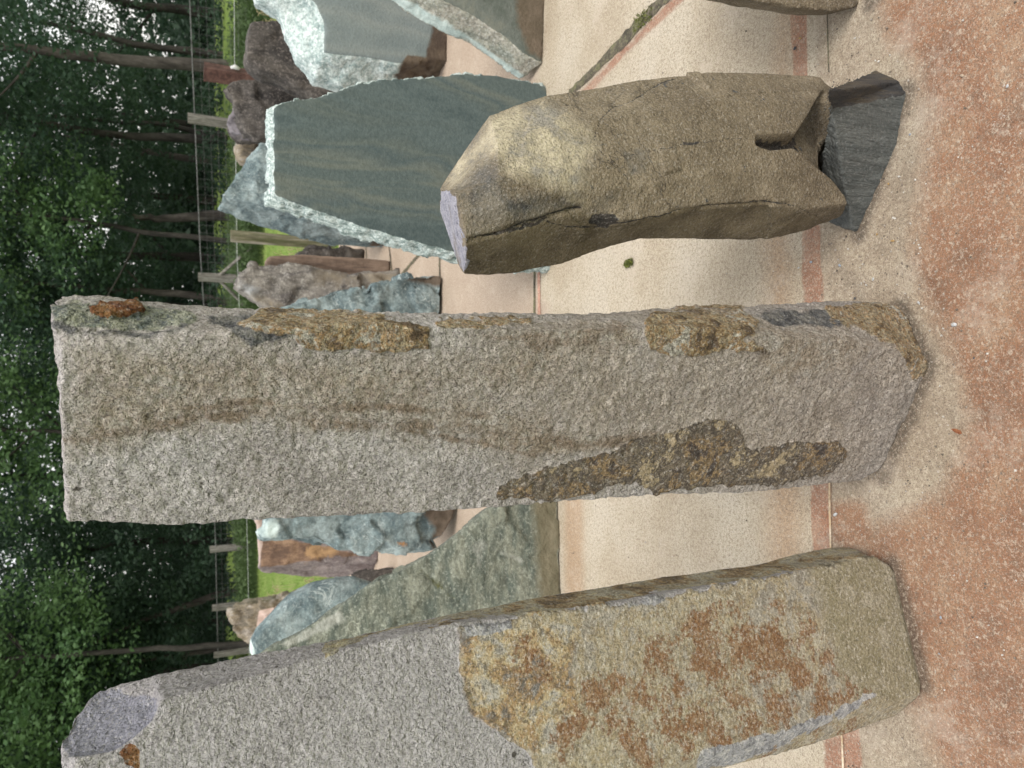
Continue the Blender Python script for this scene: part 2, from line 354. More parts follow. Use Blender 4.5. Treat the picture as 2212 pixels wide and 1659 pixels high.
M_brown = stone_mat('dark_brown_stone', [(.038, .035, .033), (.07, .063, .056), (.115, .102, .088)], 5, aniso=(1, 1, .3), speck=(60, (.03, .025, .025), (.25, .22, .2), .45), bumps=((50, .006),),
    layers=[('tint', [(.13, .118, .128), (.19, .175, .188)], 8, .5, 3, None)])
M_greybrown = stone_mat('grey_brown_stone', [(.11, .10, .095), (.18, .165, .145), (.26, .24, .21)], 6, aniso=(1, 1, .5), speck=(50, (.06, .055, .05), (.40, .38, .34), .5), bumps=((50, .006),),
    layers=[('tint', [(.17, .145, .11), (.25, .215, .16)], 8, 1, 2, None), ('pale', [(.22, .23, .235), (.30, .31, .31)], 8, 1, 2, None)])
M_plank = stone_mat('brown_split_stone', [(.12, .085, .065), (.18, .13, .10), (.25, .185, .14)], 7, aniso=(1, 1, .15), bumps=((50, .005),))
M_rustface = stone_mat('rusty_split_stone', [(.15, .12, .12), (.20, .17, .165), (.26, .22, .21)], 7, aniso=(1, 1, .4), speck=(50, (.07, .06, .06), (.40, .36, .33), .4), bumps=((50, .006),),
    layers=[('rust', [(.11, .07, .05), (.19, .12, .08), (.30, .20, .13)], 14, .6, 3, ((.10, .07, .05), .4)), ('orange', [(.22, .14, .075), (.36, .23, .12)], 16, 1.4, 3, None), ('pink', [(.33, .25, .21), (.40, .32, .28)], 12, .4, 5, None)])
M_tan = stone_mat('tan_banded_stone', [(.16, .14, .11), (.24, .20, .14), (.30, .27, .23)], 5, aniso=(2, 2, 1), rot=(0, .8, 0), bumps=((40, .006),), layers=[('pink', [(.55, .42, .37), (.62, .49, .44)], 10, .3, 6, None)], veins=(3, (.42, .36, .3), .015, .6))

# ------------------------------------------------------------------ the ground
def terrain(x, y):
    s = np.clip(.015 + (x + 6) / 14 * .05, .012, .07); return np.clip(y - 8.7, 0, 12) * s
gy = np.concatenate([np.linspace(-30, 8, 12), np.linspace(8.7, 24, 60), np.linspace(26, 160, 20)]); gx = np.concatenate([np.linspace(-150, -20, 12), np.linspace(-18, 18, 60), np.linspace(20, 150, 12)])
XX, YY = np.meshgrid(gx, gy); ZZ = terrain(XX, YY) - .03 + .03 * (YY > 8.65)
V = np.stack([XX.ravel(), YY.ravel(), ZZ.ravel()], 1)
V[:, 2] += np.where(V[:, 1] > 8.9, .04 * fbm(V * .5, 3, 3), 0)
def gridfaces(ny, nx):
    i = np.arange((ny - 1) * (nx - 1)); r, c = i // (nx - 1), i % (nx - 1); a = r * nx + c; return np.stack([a, a + 1, a + nx + 1, a + nx], 1)
m, nt, bs = new_mat('lawn'); b = NB(nt)
c = b.ramp(b.noise(.9, 6, .6), [(.10, .18, .03), (.16, .26, .05), (.26, .31, .10)]); c = b.mix(b.step(b.noise(14, 4, .7), .45, .62), c, (.22, .27, .09))
nt.links.new(c, bs.inputs[0]); bs.inputs['Roughness'].default_value = 1; bs.inputs['Specular IOR Level'].default_value = .1
nt.links.new(b.bump(b.noise(22, 4, .7), .06), bs.inputs['Normal']); M_lawn = m
o = link_mesh('ground', mesh_np('ground', V, gridfaces(len(gy), len(gx)), True), M_lawn); tag(o, kind='structure')

m, nt, bs = new_mat('stained_concrete'); b = NB(nt)
def lay(at, sc, rag, sharp):
    f = b.math('ADD', b.attr(at), b.math('MULTIPLY', b.math('SUBTRACT', b.noise(sc, 7, .68), .5), rag))
    return b.math('ADD', b.math('MULTIPLY', b.math('SUBTRACT', f, .5), sharp), .5, True)
c = b.ramp(b.noise(2.2, 6, .6), [(.48, .41, .30), (.55, .485, .37), (.60, .54, .43)], .4, .6)
c = b.mix(lay('pink', 3, .7, 1.3), c, b.ramp(b.noise(4, 6, .65), [(.43, .335, .255), (.51, .415, .325)]))
c = b.mix(b.math('MULTIPLY', lay('sand', 6, 1.6, 1.6), .8), c, b.ramp(b.noise(10, 7, .7), [(.25, .20, .145), (.34, .27, .195), (.43, .355, .26)], .38, .62))
c = b.mix(b.math('MULTIPLY', lay('red', 4, 1.7, 1.4), .88), c, b.ramp(b.noise(6, 8, .7), [(.20, .085, .042), (.29, .13, .066), (.34, .18, .10), (.42, .28, .18)], .38, .66))
c = b.mix(b.math('MULTIPLY', lay('band', 8, 1.1, 4), .8), c, b.ramp(b.noise(9, 7, .7), [(.24, .085, .045), (.36, .155, .09), (.45, .27, .18)]))
c = b.mix(b.math('MULTIPLY', lay('warm', 4, .6, 1.2), .7), c, (.45, .29, .17))
c = b.mix(b.math('MULTIPLY', lay('dirt_shade', 8, .7, 1.6), .8), c, (.075, .062, .048))  # dirt darkened further as painted contact shade under the stones
c = b.mix(b.math('MULTIPLY', b.step(b.noise(95, 4, .8), .5, .42), .6), c, (.24, .18, .13)); c = b.mix(b.math('MULTIPLY', b.step(b.noise(100, 4, .8, b.vec((1, 1, 1), (2, 2, 2))), .53, .62), .5), c, (.66, .57, .45))
gr = b.noise(260, 3, .8)
c = b.mix(b.math('MULTIPLY', b.step(gr, .49, .38), .7), c, (.14, .10, .075)); c = b.mix(b.math('MULTIPLY', b.step(b.noise(230, 3, .8, b.vec((1, 1, 1), (1, 1, 2))), .54, .66), .35), c, (.66, .57, .47))
c = b.mix(b.step(b.noise(70, 3, .6), .70, .74), c, (.12, .09, .07)); c = b.mix(b.math('MULTIPLY', b.step(b.noise(95, 3, .6, b.vec((1, 1, 1), (3, 0, 0))), .68, .72), .8), c, (.55, .50, .44))
c = b.mix(b.math('MULTIPLY', b.step(b.noise(5, 9, .78, b.vec((1, 1, 1), (0, 0, 2))), .53, .62), .28), c, (.60, .52, .43))
nt.links.new(c, bs.inputs[0]); bs.inputs['Roughness'].default_value = .93; bs.inputs['Specular IOR Level'].default_value = .25
nt.links.new(b.bump(b.noise(30, 4, .6), .005, .6, b.bump(gr, .006)), bs.inputs['Normal']); M_conc = m
def paving(x0, x1, y0, y1, st, z, name):
    xs = np.arange(x0, x1 + st, st); ys = np.arange(y0, y1 + st, st); X, Y = np.meshgrid(xs, ys)
    P = np.stack([X.ravel(), Y.ravel(), np.full(X.size, z)], 1)
    return P, len(ys), len(xs)
RED = [(1905, -300), (1915, 60), (1985, 120), (2010, 250), (2000, 400), (1975, 560), (2000, 640), (2060, 780), (2095, 900), (2080, 1000), (2020, 1070), (1960, 1100), (1900, 1130), (1850, 1170), (1840, 1300), (1990, 1560), (2020, 1659), (2060, 2200), (3500, 2200), (3500, -300)]
RED2 = [(1790, 1090), (1860, 1080), (1900, 1170), (1830, 1200), (1780, 1170)]
BAND = [(1700, -400), (1704, 0), (1728, 420), (1733, 690), (1748, 1050), (1753, 1150), (1776, 1600), (1800, 2200), (1890, 2200), (1861, 1600), (1800, 1200), (1797, 1050), (1783, 690), (1772, 480), (1745, 180), (1742, 0), (1735, -400)]
PINK = [(700, -500), (1155, -500), (1160, 640), (1185, 660), (1185, 2200), (300, 2200), (300, -500)]
PINK2 = [(1250, 200), (1447, 0), (1600, -150), (1640, -150), (1480, 0), (1340, 130), (1265, 215)]
WARM = [(1222, 1050), (1222, 1400), (1262, 1400), (1258, 1050)]
WARM2 = [(1650, 400), (1700, -100), (1712, 700), (1740, 1300), (1700, 1600), (1660, 1200)]
SAND = [(1760, 480), (1850, 470), (1950, 520), (1990, 640), (2060, 720), (2085, 860), (2070, 980), (1960, 1060), (1850, 1080), (1790, 1060), (1760, 900)]
SANDT = [(1750, 20), (1880, 20), (1910, 60), (1960, 130), (1900, 160), (1780, 160)]
for nm, (x0, x1, y0, y1, st) in {'pavement': (-3.2, 3.2, .25, 3.3, .012), 'pavement_far': (-9, 11, 3.3, 8.7, .03)}.items():
    P, ny, nx = paving(x0, x1, y0, y1, st, 0, nm)
    P[:, 2] = .0018 * fbm(P * 6, 3, 2) if nm == 'pavement' else 0
    pd = P - CAMP; front = (pd @ FWD) > .2; px = project(P); px[~front] = -9999
    me = mesh_np(nm, P, gridfaces(ny, nx), True)
    def mk(*ps): return np.max([np.clip(.5 + poly_sd(px, p) / (2 * w), 0, 1) for p, w in ps], 0)
    red = mk((RED, 40), (RED2, 20)); red[~front] = 1
    set_attr(me, 'red', red); set_attr(me, 'band', np.maximum(mk((BAND, 4)) * np.where(px[:, 1] < 250, 1, .66), mk((PINK2, 4)) * .62)); set_attr(me, 'pink', mk((PINK, 12), (PINK2, 5)))
    near_ = [(1752, -900), (1770, 1100), (1815, 2600), (3500, 2600), (3500, -900)]; set_attr(me, 'sand', np.maximum(mk((SAND, 40)) * .95, mk((near_, 6)) * .7)); set_attr(me, 'warm', mk((WARM, 10), (WARM2, 30)))
    # dirt and painted contact shade along the foot of the stones
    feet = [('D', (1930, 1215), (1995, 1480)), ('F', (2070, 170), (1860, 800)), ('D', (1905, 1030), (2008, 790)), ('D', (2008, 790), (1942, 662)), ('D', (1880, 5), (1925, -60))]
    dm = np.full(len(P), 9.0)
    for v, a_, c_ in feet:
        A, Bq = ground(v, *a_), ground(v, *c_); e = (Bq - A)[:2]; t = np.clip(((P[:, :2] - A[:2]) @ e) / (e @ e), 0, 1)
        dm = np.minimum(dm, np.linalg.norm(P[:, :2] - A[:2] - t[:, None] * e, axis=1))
    set_attr(me, 'dirt_shade', np.clip(1.15 - dm / .035, 0, 1))
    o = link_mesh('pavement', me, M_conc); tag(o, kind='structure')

def strip(name, pts, widths, z, mat, seed=0, n=120):
    pts = np.array(pts, float); seg = np.r_[0, np.cumsum(np.linalg.norm(np.diff(pts[:, :2], axis=0), axis=1))]
    t = np.linspace(0, seg[-1], n); C_ = np.stack([np.interp(t, seg, pts[:, k]) for k in range(2)], 1); w = np.interp(t, seg, widths)
    tn = np.gradient(C_, axis=0); tn /= np.linalg.norm(tn, axis=1)[:, None]; nn = np.stack([-tn[:, 1], tn[:, 0]], 1)
    Q = np.stack([t * 30, t * 0, t * 0], 1); a = 1 + .45 * fbm(Q, 3, seed); c_ = 1 + .45 * fbm(Q, 3, seed + 9)
    L_, R_ = C_ + nn * (w * a / 2)[:, None], C_ - nn * (w * c_ / 2)[:, None]
    V = np.concatenate([np.c_[L_, np.full(n, z)], np.c_[C_, np.full(n, z + .003)], np.c_[R_, np.full(n, z)]]); i = np.arange(n - 1)
    Fq = np.concatenate([np.stack([i, i + 1, i + 1 + n, i + n], 1), np.stack([i + n, i + n + 1, i + 1 + 2 * n, i + 2 * n], 1)])
    return link_mesh(name, mesh_np(name, V, Fq[:, ::-1], True), mat)
M_moss = stone_mat('mossy_joint', [(.07, .06, .045), (.13, .11, .08), (.15, .145, .075)], 10, bumps=((150, .004),), speck=(120, (.03, .03, .02), (.22, .22, .12), .6))
M_moss2 = stone_mat('bright_moss', [(.10, .12, .03), (.18, .20, .04)], 40, bumps=((150, .006),))
M_pinkstrip = stone_mat('pink_concrete_edge', [(.38, .20, .14), (.50, .29, .21)], 8, speck=(190, (.2, .12, .09), (.7, .6, .5), .5), bumps=((190, .002),))
J1 = [ground('K', 265, 400), ground('K', 400, 275), ground('K', 480, 190), ground('K', 600, 65), ground('K', 720, -50), ground('K', 1100, -420)]
tag(strip('pavement_joint', J1, [.032, .036, .052, .046, .04, .05], .004, M_moss, 1), kind='structure')
J2 = [ground('J', 2000, 150), ground('J', 2000, 560), ground('J', 2010, 1300), ground('J', 2020, 2600)]
tag(strip('pavement_joint', J2, [.016, .02, .016, .016], .004, M_moss, 4), kind='structure')
J2b = [ground('J', 2026, 150), ground('J', 2026, 560), ground('J', 2036, 2600)]
tag(strip('pavement_joint', J2b, [.03, .03, .03], .003, M_pinkstrip, 6), kind='structure')
for xa, ya, xb, yb, w in ((1445, 100, 1450, 260, .03), (1150, 60, 1165, 190, .03), (1020, 100, 1025, 200, .03), (1210, 290, 1330, 150, .03)):
    tag(strip('pavement_joint', [ground('J', xa - (xb - xa), ya - (yb - ya)), ground('J', xb + (xb - xa), yb + (yb - ya))], [w, w], .004, M_moss, 8), kind='structure')
tag(strip('pavement_joint', [ground('I', 1033, -400), ground('I', 1035, 0), ground('I', 1042, 230), ground('I', 1110, 1400), ground('I', 1150, 2300)], [.006] * 5, .004, stone_mat('pale_crack_fill', [(.45, .33, .2), (.6, .5, .38)], 20), 12), kind='structure')
tag(strip('pavement_joint', [ground('K', 1375, 60), ground('K', 1380, 310)], [.002] * 2, .004, M_moss, 15), kind='structure')

# ------------------------------------------------------------------ the standing stones
BACK = np.array([0, 1.0, 0])
# --- centre pillar
P1 = base_plane('D', (1905, 1020), (2005, 790))
def lerp(a, b_, t): return a + (b_ - a) * t
rows = [((141, 1118), (124, 790), (112, 672), .05), ((148, 1129), (131, 760), (104, 660), .07), ((230, 1130), (215, 745), (200, 651), .09), ((400, 1137), (400, 730), (400, 673), .09),
        ((560, 1122), (560, 712), (540, 685), .08), ((760, 1112), (760, 703), (760, 688), .06), ((1000, 1100), (1000, 706), (1000, 695), .05),
        ((1210, 1085), (1210, 712), (1210, 697), .05), ((1400, 1071), (1400, 708), (1400, 688), .06), ((1600, 1067), (1600, 716), (1600, 680), .08),
        ((1790, 1047), (1820, 735), (1790, 668), .11), ((1860, 1042), (1930, 752), (1880, 663), .12), ((1912, 1018), (2008, 785), (1945, 664), .12)]
rings = []
for k, (fl, fr, sr, off) in enumerate(rows):
    ins = .03 if k == 0 else 0
    a, c_ = P1.hit('D', *fl, ins * .6), P1.hit('D', *fr, ins * .6); s_ = P1.hit('D', *sr, off)
    mid = [lerp(a, c_, t) for t in (.33, .66)]
    if k == 1: mid[0] = P1.hit('D', 136, 1000); mid[1] = P1.hit('D', 132, 880)
    if k == len(rows) - 1: mid = [P1.hit('D', 1935, 935, 0), P1.hit('D', 1972, 850, 0)]
    br, bl = s_ + P1.n * .10 + np.array([-.02, 0, 0]), a + P1.n * .19 + np.array([.035, 0, 0])
    r = [a, *mid, c_, s_, br, bl]
    if k == len(rows) - 1: r = [p * [1, 1, 0] + [0, 0, .010] for p in r]
    rings.append(r)
cc = np.mean(rings[-1], 0); rings.append([lerp(p, cc, .10) * [1, 1, 0] - [0, 0, .008] for p in rings[-1]])
def center_disp(co, no, fa):
    P = co
    d = .005 * fbm(P * [5, 5, 2.5], 3, 2) + .0028 * fbm(P * 60, 2, 5) + .0028 * fbm(P * 120, 2, 8)
    side = np.clip(no[:, 0] * 2 - .4, 0, 1)
    return d + side * (.007 * fbm(P * [30, 30, 7], 4, 6))
masks = [('taupe', 'D', [(1000, 600), (1300, 600), (2100, 600), (2100, 1150), (1300, 1000), (1000, 900)], 120, .85), ('taupe', 'D', [(140, 750), (1100, 720), (1100, 950), (600, 900), (140, 940)], 60, .6),
         ('skin', 'H', [(45, 870), (60, 840), (180, 790), (340, 750), (420, 720), (560, 690), (640, 640), (740, 630), (850, 580), (920, 570), (1030, 590), (1075, 640), (1070, 680), (1110, 700), (1180, 680), (1240, 660), (1440, 665), (1485, 690), (1470, 750), (1430, 790), (1290, 820), (1150, 840), (930, 845), (700, 870), (620, 820), (500, 860), (300, 895), (60, 895)], 5),
         ('flake', 'H', [(665, 170), (700, 140), (850, 120), (1050, 100), (1125, 180), (1110, 215), (1040, 250), (1150, 290), (1000, 285), (880, 300), (760, 310), (690, 280), (660, 230)], 5),
         ('flake', 'H', [(1400, 130), (1700, 60), (1790, 230), (1835, 300), (1820, 370), (1760, 400), (1735, 330), (1680, 280), (1550, 210), (1420, 160)], 5),
         ('flake', 'G', [(920, 190), (1060, 120), (1300, 120), (1760, 200), (1755, 300), (1600, 310), (1370, 310), (1200, 310), (1165, 250), (1000, 235)], 6),
         ('flake', 'G', [(1760, 175), (2200, 170), (2200, 200), (1800, 215)], 4),
         ('dark', 'N', [(150, 330), (400, 380), (800, 400), (1080, 430), (1480, 360), (1500, 330), (1440, 420), (1050, 470), (700, 450), (300, 420)], 6),
         ('dark', 'H', [(1100, 120), (1400, 130), (1500, 190), (1400, 200), (1200, 190)], 6), ('dark', 'G', [(760, 150), (1000, 150), (1150, 250), (980, 290), (900, 230)], 8),
         ('green', 'N', [(130, 150), (400, 100), (1000, 100), (1600, 200), (1620, 300), (1480, 350), (1080, 420), (800, 390), (400, 370), (180, 300)], 7),
         ('rust', 'N', [(525, 220), (620, 160), (760, 135), (980, 130), (1060, 160), (1110, 210), (1040, 235), (870, 280), (640, 300), (540, 265)], 2.5),
         ('brown', 'G', [(190, 300), (700, 330), (1200, 350), (1700, 380), (2300, 300), (2300, 430), (1800, 480), (2300, 600), (2300, 740), (1600, 680), (1000, 600), (700, 640), (300, 740), (180, 740)], 30, .72),
         ('brown', 'H', [(0, 590), (500, 640), (560, 670), (300, 720), (0, 690)], 10), ('brown', 'H', [(300, 200), (600, 190), (620, 260), (300, 280)], 12), ('brown', 'H', [(1150, 200), (1600, 260), (1500, 340), (1150, 420)], 18)]
stone('standing_stone', 'tall grey hammered pillar with dark rusty patches, middle of the three front stones', 'standing stone', rings, .004, center_disp, M_center, masks,
      group='tall front pillars', raised=(('skin', .003), ('flake', .004), ('rust', .010)), lines=[('band', 'G', [(180, 700), (500, 660), (760, 600), (1000, 590), (1200, 610), (1500, 640), (1900, 640), (2210, 720)], 5), ('band', 'G', [(700, 570), (1000, 540), (1250, 560), (1600, 560), (2000, 600)], 3), ('band', 'G', [(1250, 640), (1600, 640), (1900, 700), (2210, 760)], 3), ('band', 'H', [(0, 620), (200, 650), (420, 680), (700, 640)], 4), ('band', 'H', [(200, 270), (420, 250), (560, 190)], 5), ('band', 'H', [(0, 240), (250, 235), (480, 210), (540, 180)], 2)])
# --- left pillar
P2 = base_plane('D', (1994, 1498), (1930, 1225))
rows = [((165, 1990), (132, 1645), (124, 1600), .06, 30), ((185, 1985), (160, 1634), (150, 1545), .10, 34), ((260, 1970), (240, 1620), (215, 1487), .13, 34), ((330, 1955), (305, 1575), (275, 1473), .12, 34), ((400, 1937), (345, 1512), (335, 1459), .11, 34), ((600, 1890), (580, 1451), (560, 1413), .11, 34),
        ((761, 1850), (761, 1397), (761, 1375), .10, 34), ((979, 1785), (979, 1346), (979, 1326), .10, 34), ((1200, 1725), (1230, 1322), (1200, 1283), .12, 34),
        ((1430, 1655), (1426, 1285), (1400, 1256), .12, 34), ((1689, 1584), (1675, 1243), (1650, 1213), .12, 38), ((1838, 1530), (1817, 1220), (1780, 1184), .12, 50), ((1935, 1505), (1880, 1202), (1835, 1178), .12, 40), ((1997, 1495), (1930, 1222), (1888, 1184), .10, 22)]
rings = []
for k, (fl, fr, sr, off, dl) in enumerate(rows):
    ins = .02 if k == 0 else 0
    a, c_ = P2.hit('D', *fl, ins), P2.hit('D', *fr, ins); s_ = P2.hit('D', *sr, off); l_ = P2.hit('D', fl[0] - 5, fl[1] + dl, .05)
    mid = [lerp(a, c_, t) for t in (.33, .66)]
    if k == len(rows) - 1: mid = [P2.hit('D', 1990, 1425), P2.hit('D', 1966, 1320)]
    br, bl = s_ + P2.n * .07 + np.array([-.02, 0, 0]), l_ + P2.n * .14
    r = [l_, a, *mid, c_, s_, br, bl]
    if k == len(rows) - 1: r = [p * [1, 1, 0] + [0, 0, .016] for p in r]
    rings.append(r)
cc = np.mean(rings[-1], 0); rings.append([lerp(p, cc, .12) * [1, 1, 0] - [0, 0, .005] for p in rings[-1]])
def left_disp(co, no, fa):
    px = project(co); sc = mask_of(px, 'C', [(320, 1450), (380, 1360), (520, 1270), (600, 1190), (720, 1210), (830, 1230), (900, 1250), (880, 1380), (790, 1440), (700, 1530), (520, 1560), (390, 1580), (330, 1500)], 14)
    d = .005 * fbm(co * [5, 5, 2.5], 3, 22) + (.0018 * fbm(co * 60, 2, 25) + .0018 * fbm(co * 130, 2, 28)) * np.clip((1000 - px[:, 0]) / 60, .35, 1)
    side = np.clip(no[:, 0] * 2 - .7, 0, 1)
    return d + side * (.006 * fbm(co * [30, 30, 7], 4, 6)) - .010 * sc
SKIN = [(987, 1356), (991, 1388), (987, 1419), (995, 1463), (1015, 1491), (1027, 1519), (1015, 1546), (1059, 1570), (1098, 1598), (1130, 1618), (1158, 1659), (1200, 1760), (1300, 1850), (2100, 1700), (2100, 1150), (1700, 1240), (1257, 1318)]
masks = [('skin', 'D', SKIN, 5), ('side', 'D', [(700, 1425), (761, 1385), (860, 1360), (979, 1340), (1100, 1330), (1257, 1316), (1426, 1281), (1675, 1238), (1817, 1214), (1890, 1200), (1890, 1100), (700, 1300)], 4),
         ('upper', 'D', [(990, 1360), (1240, 1350), (1230, 1450), (1250, 1560), (1200, 1640), (1140, 1620), (1020, 1540), (995, 1460)], 16),
         ('orange', 'D', [(1040, 1400), (1130, 1380), (1160, 1440), (1130, 1520), (1060, 1500)], 24, .45), ('orange', 'D', [(1180, 1470), (1260, 1430), (1400, 1420), (1560, 1330), (1680, 1340), (1790, 1420), (1840, 1500), (1820, 1580), (1600, 1620), (1400, 1640), (1230, 1600)], 60, .52),
         ('orange', 'D', [(1430, 1330), (1520, 1310), (1560, 1400), (1450, 1420)], 22, .56), ('olive', 'D', [(1740, 1200), (1950, 1180), (2010, 1500), (1850, 1520), (1790, 1400)], 26),
         ('edge', 'D', [(1515, 1620), (1689, 1575), (1838, 1520), (1870, 1490), (1900, 1500), (1700, 1600), (1560, 1650), (1500, 1660)], 5), ('edge', 'D', [(1350, 1300), (1440, 1280), (1440, 1300), (1350, 1318)], 5), ('edge', 'D', [(1000, 1350), (1100, 1338), (1110, 1360), (1005, 1380)], 5),
         ('scoop', 'C', [(320, 1450), (380, 1360), (520, 1270), (600, 1190), (720, 1210), (830, 1230), (900, 1250), (880, 1380), (790, 1440), (700, 1530), (520, 1560), (390, 1580), (330, 1500)], 7),
         ('chip', 'C', [(705, 1580), (770, 1530), (810, 1590), (800, 1659), (730, 1630)], 4)]
stone('standing_stone', 'leaning grey pillar with rusty orange lower half, cut off by the frame', 'standing stone', rings, .004, left_disp, M_left, masks,
      group='tall front pillars', raised=(('skin', .005),))
# --- right boulder on a wedge
Pb = yplane(1.2)
def hb(x, y, off): return Pb.hit('F', x, y, off)
R = [dict(SR=(35, 600, .16), M=(105, 625, .02), F=(150, 822, .0), SL=(142, 972, .09), B1=(108, 905, .20), B2=(42, 705, .22)),
     dict(SR=(250, 278, .12), M=(290, 560, -.01), F=(320, 787, 0), SL=(340, 966, .10)), dict(SR=(500, 195, .12), M=(560, 520, -.015), F=(520, 712, 0), SL=(560, 927, .11)),
     dict(SR=(700, 163, .12), M=(700, 500, -.01), F=(700, 735, .012), SL=(730, 868, .11)), dict(SR=(900, 122, .11), M=(860, 458, 0), F=(900, 738, 0), SL=(900, 822, .09)),
     dict(SR=(1200, 90, .10), M=(1200, 395, 0), F=(1200, 680, 0), SL=(1200, 825, .10)), dict(SR=(1450, 97, .10), M=(1440, 384, .005), F=(1450, 665, .01), SL=(1450, 818, .10)),
     dict(SR=(1690, 118, .10), M=(1612, 360, .02), F=(1640, 690, .02), SL=(1640, 775, .10)), dict(SR=(1716, 150, .10), M=(1650, 320, .05), F=(1805, 665, .02), SL=(1780, 715, .08))]
rings = []
for k, q in enumerate(R):
    p = {n_: hb(*q[n_]) for n_ in ('SR', 'M', 'F', 'SL')}
    b1_ = hb(*q['B1']) if 'B1' in q else p['SL'] + [.03, .09, 0]; b2_ = hb(*q['B2']) if 'B2' in q else p['SR'] + [-.03, .12, 0]
    mf = lerp(p['M'], p['F'], .5) + ([0, -.012, 0] if k else [0, 0, 0]); sm = lerp(p['SR'], p['M'], .5) + ([0, -.02, 0] if k else [0, 0, 0])
    rings.append([p['SR'], sm, p['M'], mf, p['F'], p['SL'], b1_, b2_])
rings.append([lerp(q_, (rings[-1][6] + rings[-1][7]) / 2, .3 if j_ > 2 else .04) + ([0, .05, -.03] if j_ > 2 else [0, .015, -.09]) for j_, q_ in enumerate(rings[-1][:6])] + [rings[-1][6] + [0, 0, -.04], rings[-1][7] + [0, 0, -.04]])
rings.append([(q_ + [0, .03, 0]) * [1, 1, 0] - [0, 0, .01] for q_ in rings[-1]])
def boulder_disp(co, no, fa):
    px = project(co)
    d = .003 * fbm(co * 7, 4, 42) + .0012 * fbm(co * 60, 3, 45) + .006 * facets(co * [5, 5, 4], 44)
    gap = mask_of(px, 'F', [(1425, 375), (1590, 372), (1645, 290), (1700, 190), (1750, 400), (1800, 620), (1755, 560), (1650, 470), (1580, 412), (1480, 422), (1425, 402)], 6)
    crk = mask_of(px, 'F', [(150, 815), (400, 745), (650, 672), (655, 690), (500, 735), (350, 790), (150, 840)], 3)
    crk = np.maximum(crk, mask_of(px, 'F', [(1040, 695), (1200, 672), (1460, 655), (1560, 668), (1450, 668), (1200, 688), (1060, 712)], 3))
    front = np.clip(-no[:, 1] * 3, 0, 1)
    return d - .034 * gap * front - .006 * crk * front
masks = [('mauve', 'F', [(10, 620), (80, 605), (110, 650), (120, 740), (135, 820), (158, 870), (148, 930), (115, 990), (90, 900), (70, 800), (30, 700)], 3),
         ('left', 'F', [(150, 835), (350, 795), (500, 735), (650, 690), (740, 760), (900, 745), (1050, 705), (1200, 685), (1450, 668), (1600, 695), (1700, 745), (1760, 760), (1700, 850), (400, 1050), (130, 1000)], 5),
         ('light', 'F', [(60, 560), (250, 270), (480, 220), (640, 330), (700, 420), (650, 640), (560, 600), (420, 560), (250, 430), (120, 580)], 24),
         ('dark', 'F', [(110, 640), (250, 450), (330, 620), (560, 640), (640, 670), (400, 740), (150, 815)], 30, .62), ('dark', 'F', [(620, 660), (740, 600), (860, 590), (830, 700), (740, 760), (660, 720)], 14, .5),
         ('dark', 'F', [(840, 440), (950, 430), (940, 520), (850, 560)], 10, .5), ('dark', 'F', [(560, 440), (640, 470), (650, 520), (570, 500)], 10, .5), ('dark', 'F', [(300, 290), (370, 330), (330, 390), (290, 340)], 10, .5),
         
         ('crack_shade', 'F', [(1425, 378), (1590, 374), (1640, 340), (1640, 440), (1580, 410), (1480, 420), (1425, 400)], 3),  # notch mouth painted dark to carry the shade of the recess
         ('crack_shade', 'F', [(705, 720), (800, 712), (815, 740), (760, 765), (700, 750)], 4)]
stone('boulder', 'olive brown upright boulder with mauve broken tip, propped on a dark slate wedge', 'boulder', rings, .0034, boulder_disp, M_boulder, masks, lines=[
    ('crack_shade', 'F', [(705, 390), (715, 350), (738, 290), (800, 240), (870, 212), (930, 180), (965, 150), (1060, 115)], 1.2), ('crack_shade', 'F', [(705, 400), (780, 480), (850, 550), (870, 590)], .8),
    ('crack_shade', 'F', [(490, 190), (430, 280), (400, 330), (380, 400), (310, 480)], .6), ('crack_shade', 'F', [(760, 170), (730, 210), (640, 235), (560, 250)], .6), ('crack_shade', 'F', [(980, 190), (1100, 165), (1180, 120)], .4),
    ('crack_shade', 'F', [(860, 455), (940, 435), (1010, 425), (1090, 402), (1200, 396), (1300, 385), (1430, 382)], 1.0), ('crack_shade', 'F', [(1100, 400), (1165, 397)], 3), ('crack_shade', 'F', [(150, 828), (300, 795), (400, 760), (480, 730), (600, 690), (650, 682)], 3.0),
    ('crack_shade', 'F', [(500, 745), (600, 768), (720, 770), (860, 745), (1000, 722), (1060, 700), (1200, 680), (1300, 665), (1450, 655), (1560, 668)], 1.6), ('crack_shade', 'F', [(340, 790), (400, 775), (500, 735)], 1.6),
    ('crack_shade', 'F', [(1240, 400), (1245, 480), (1240, 540)], .3), ('crack_shade', 'F', [(950, 470), (955, 540), (945, 600)], .5), ('crack_shade', 'F', [(1560, 668), (1640, 700), (1700, 740)], .8)])
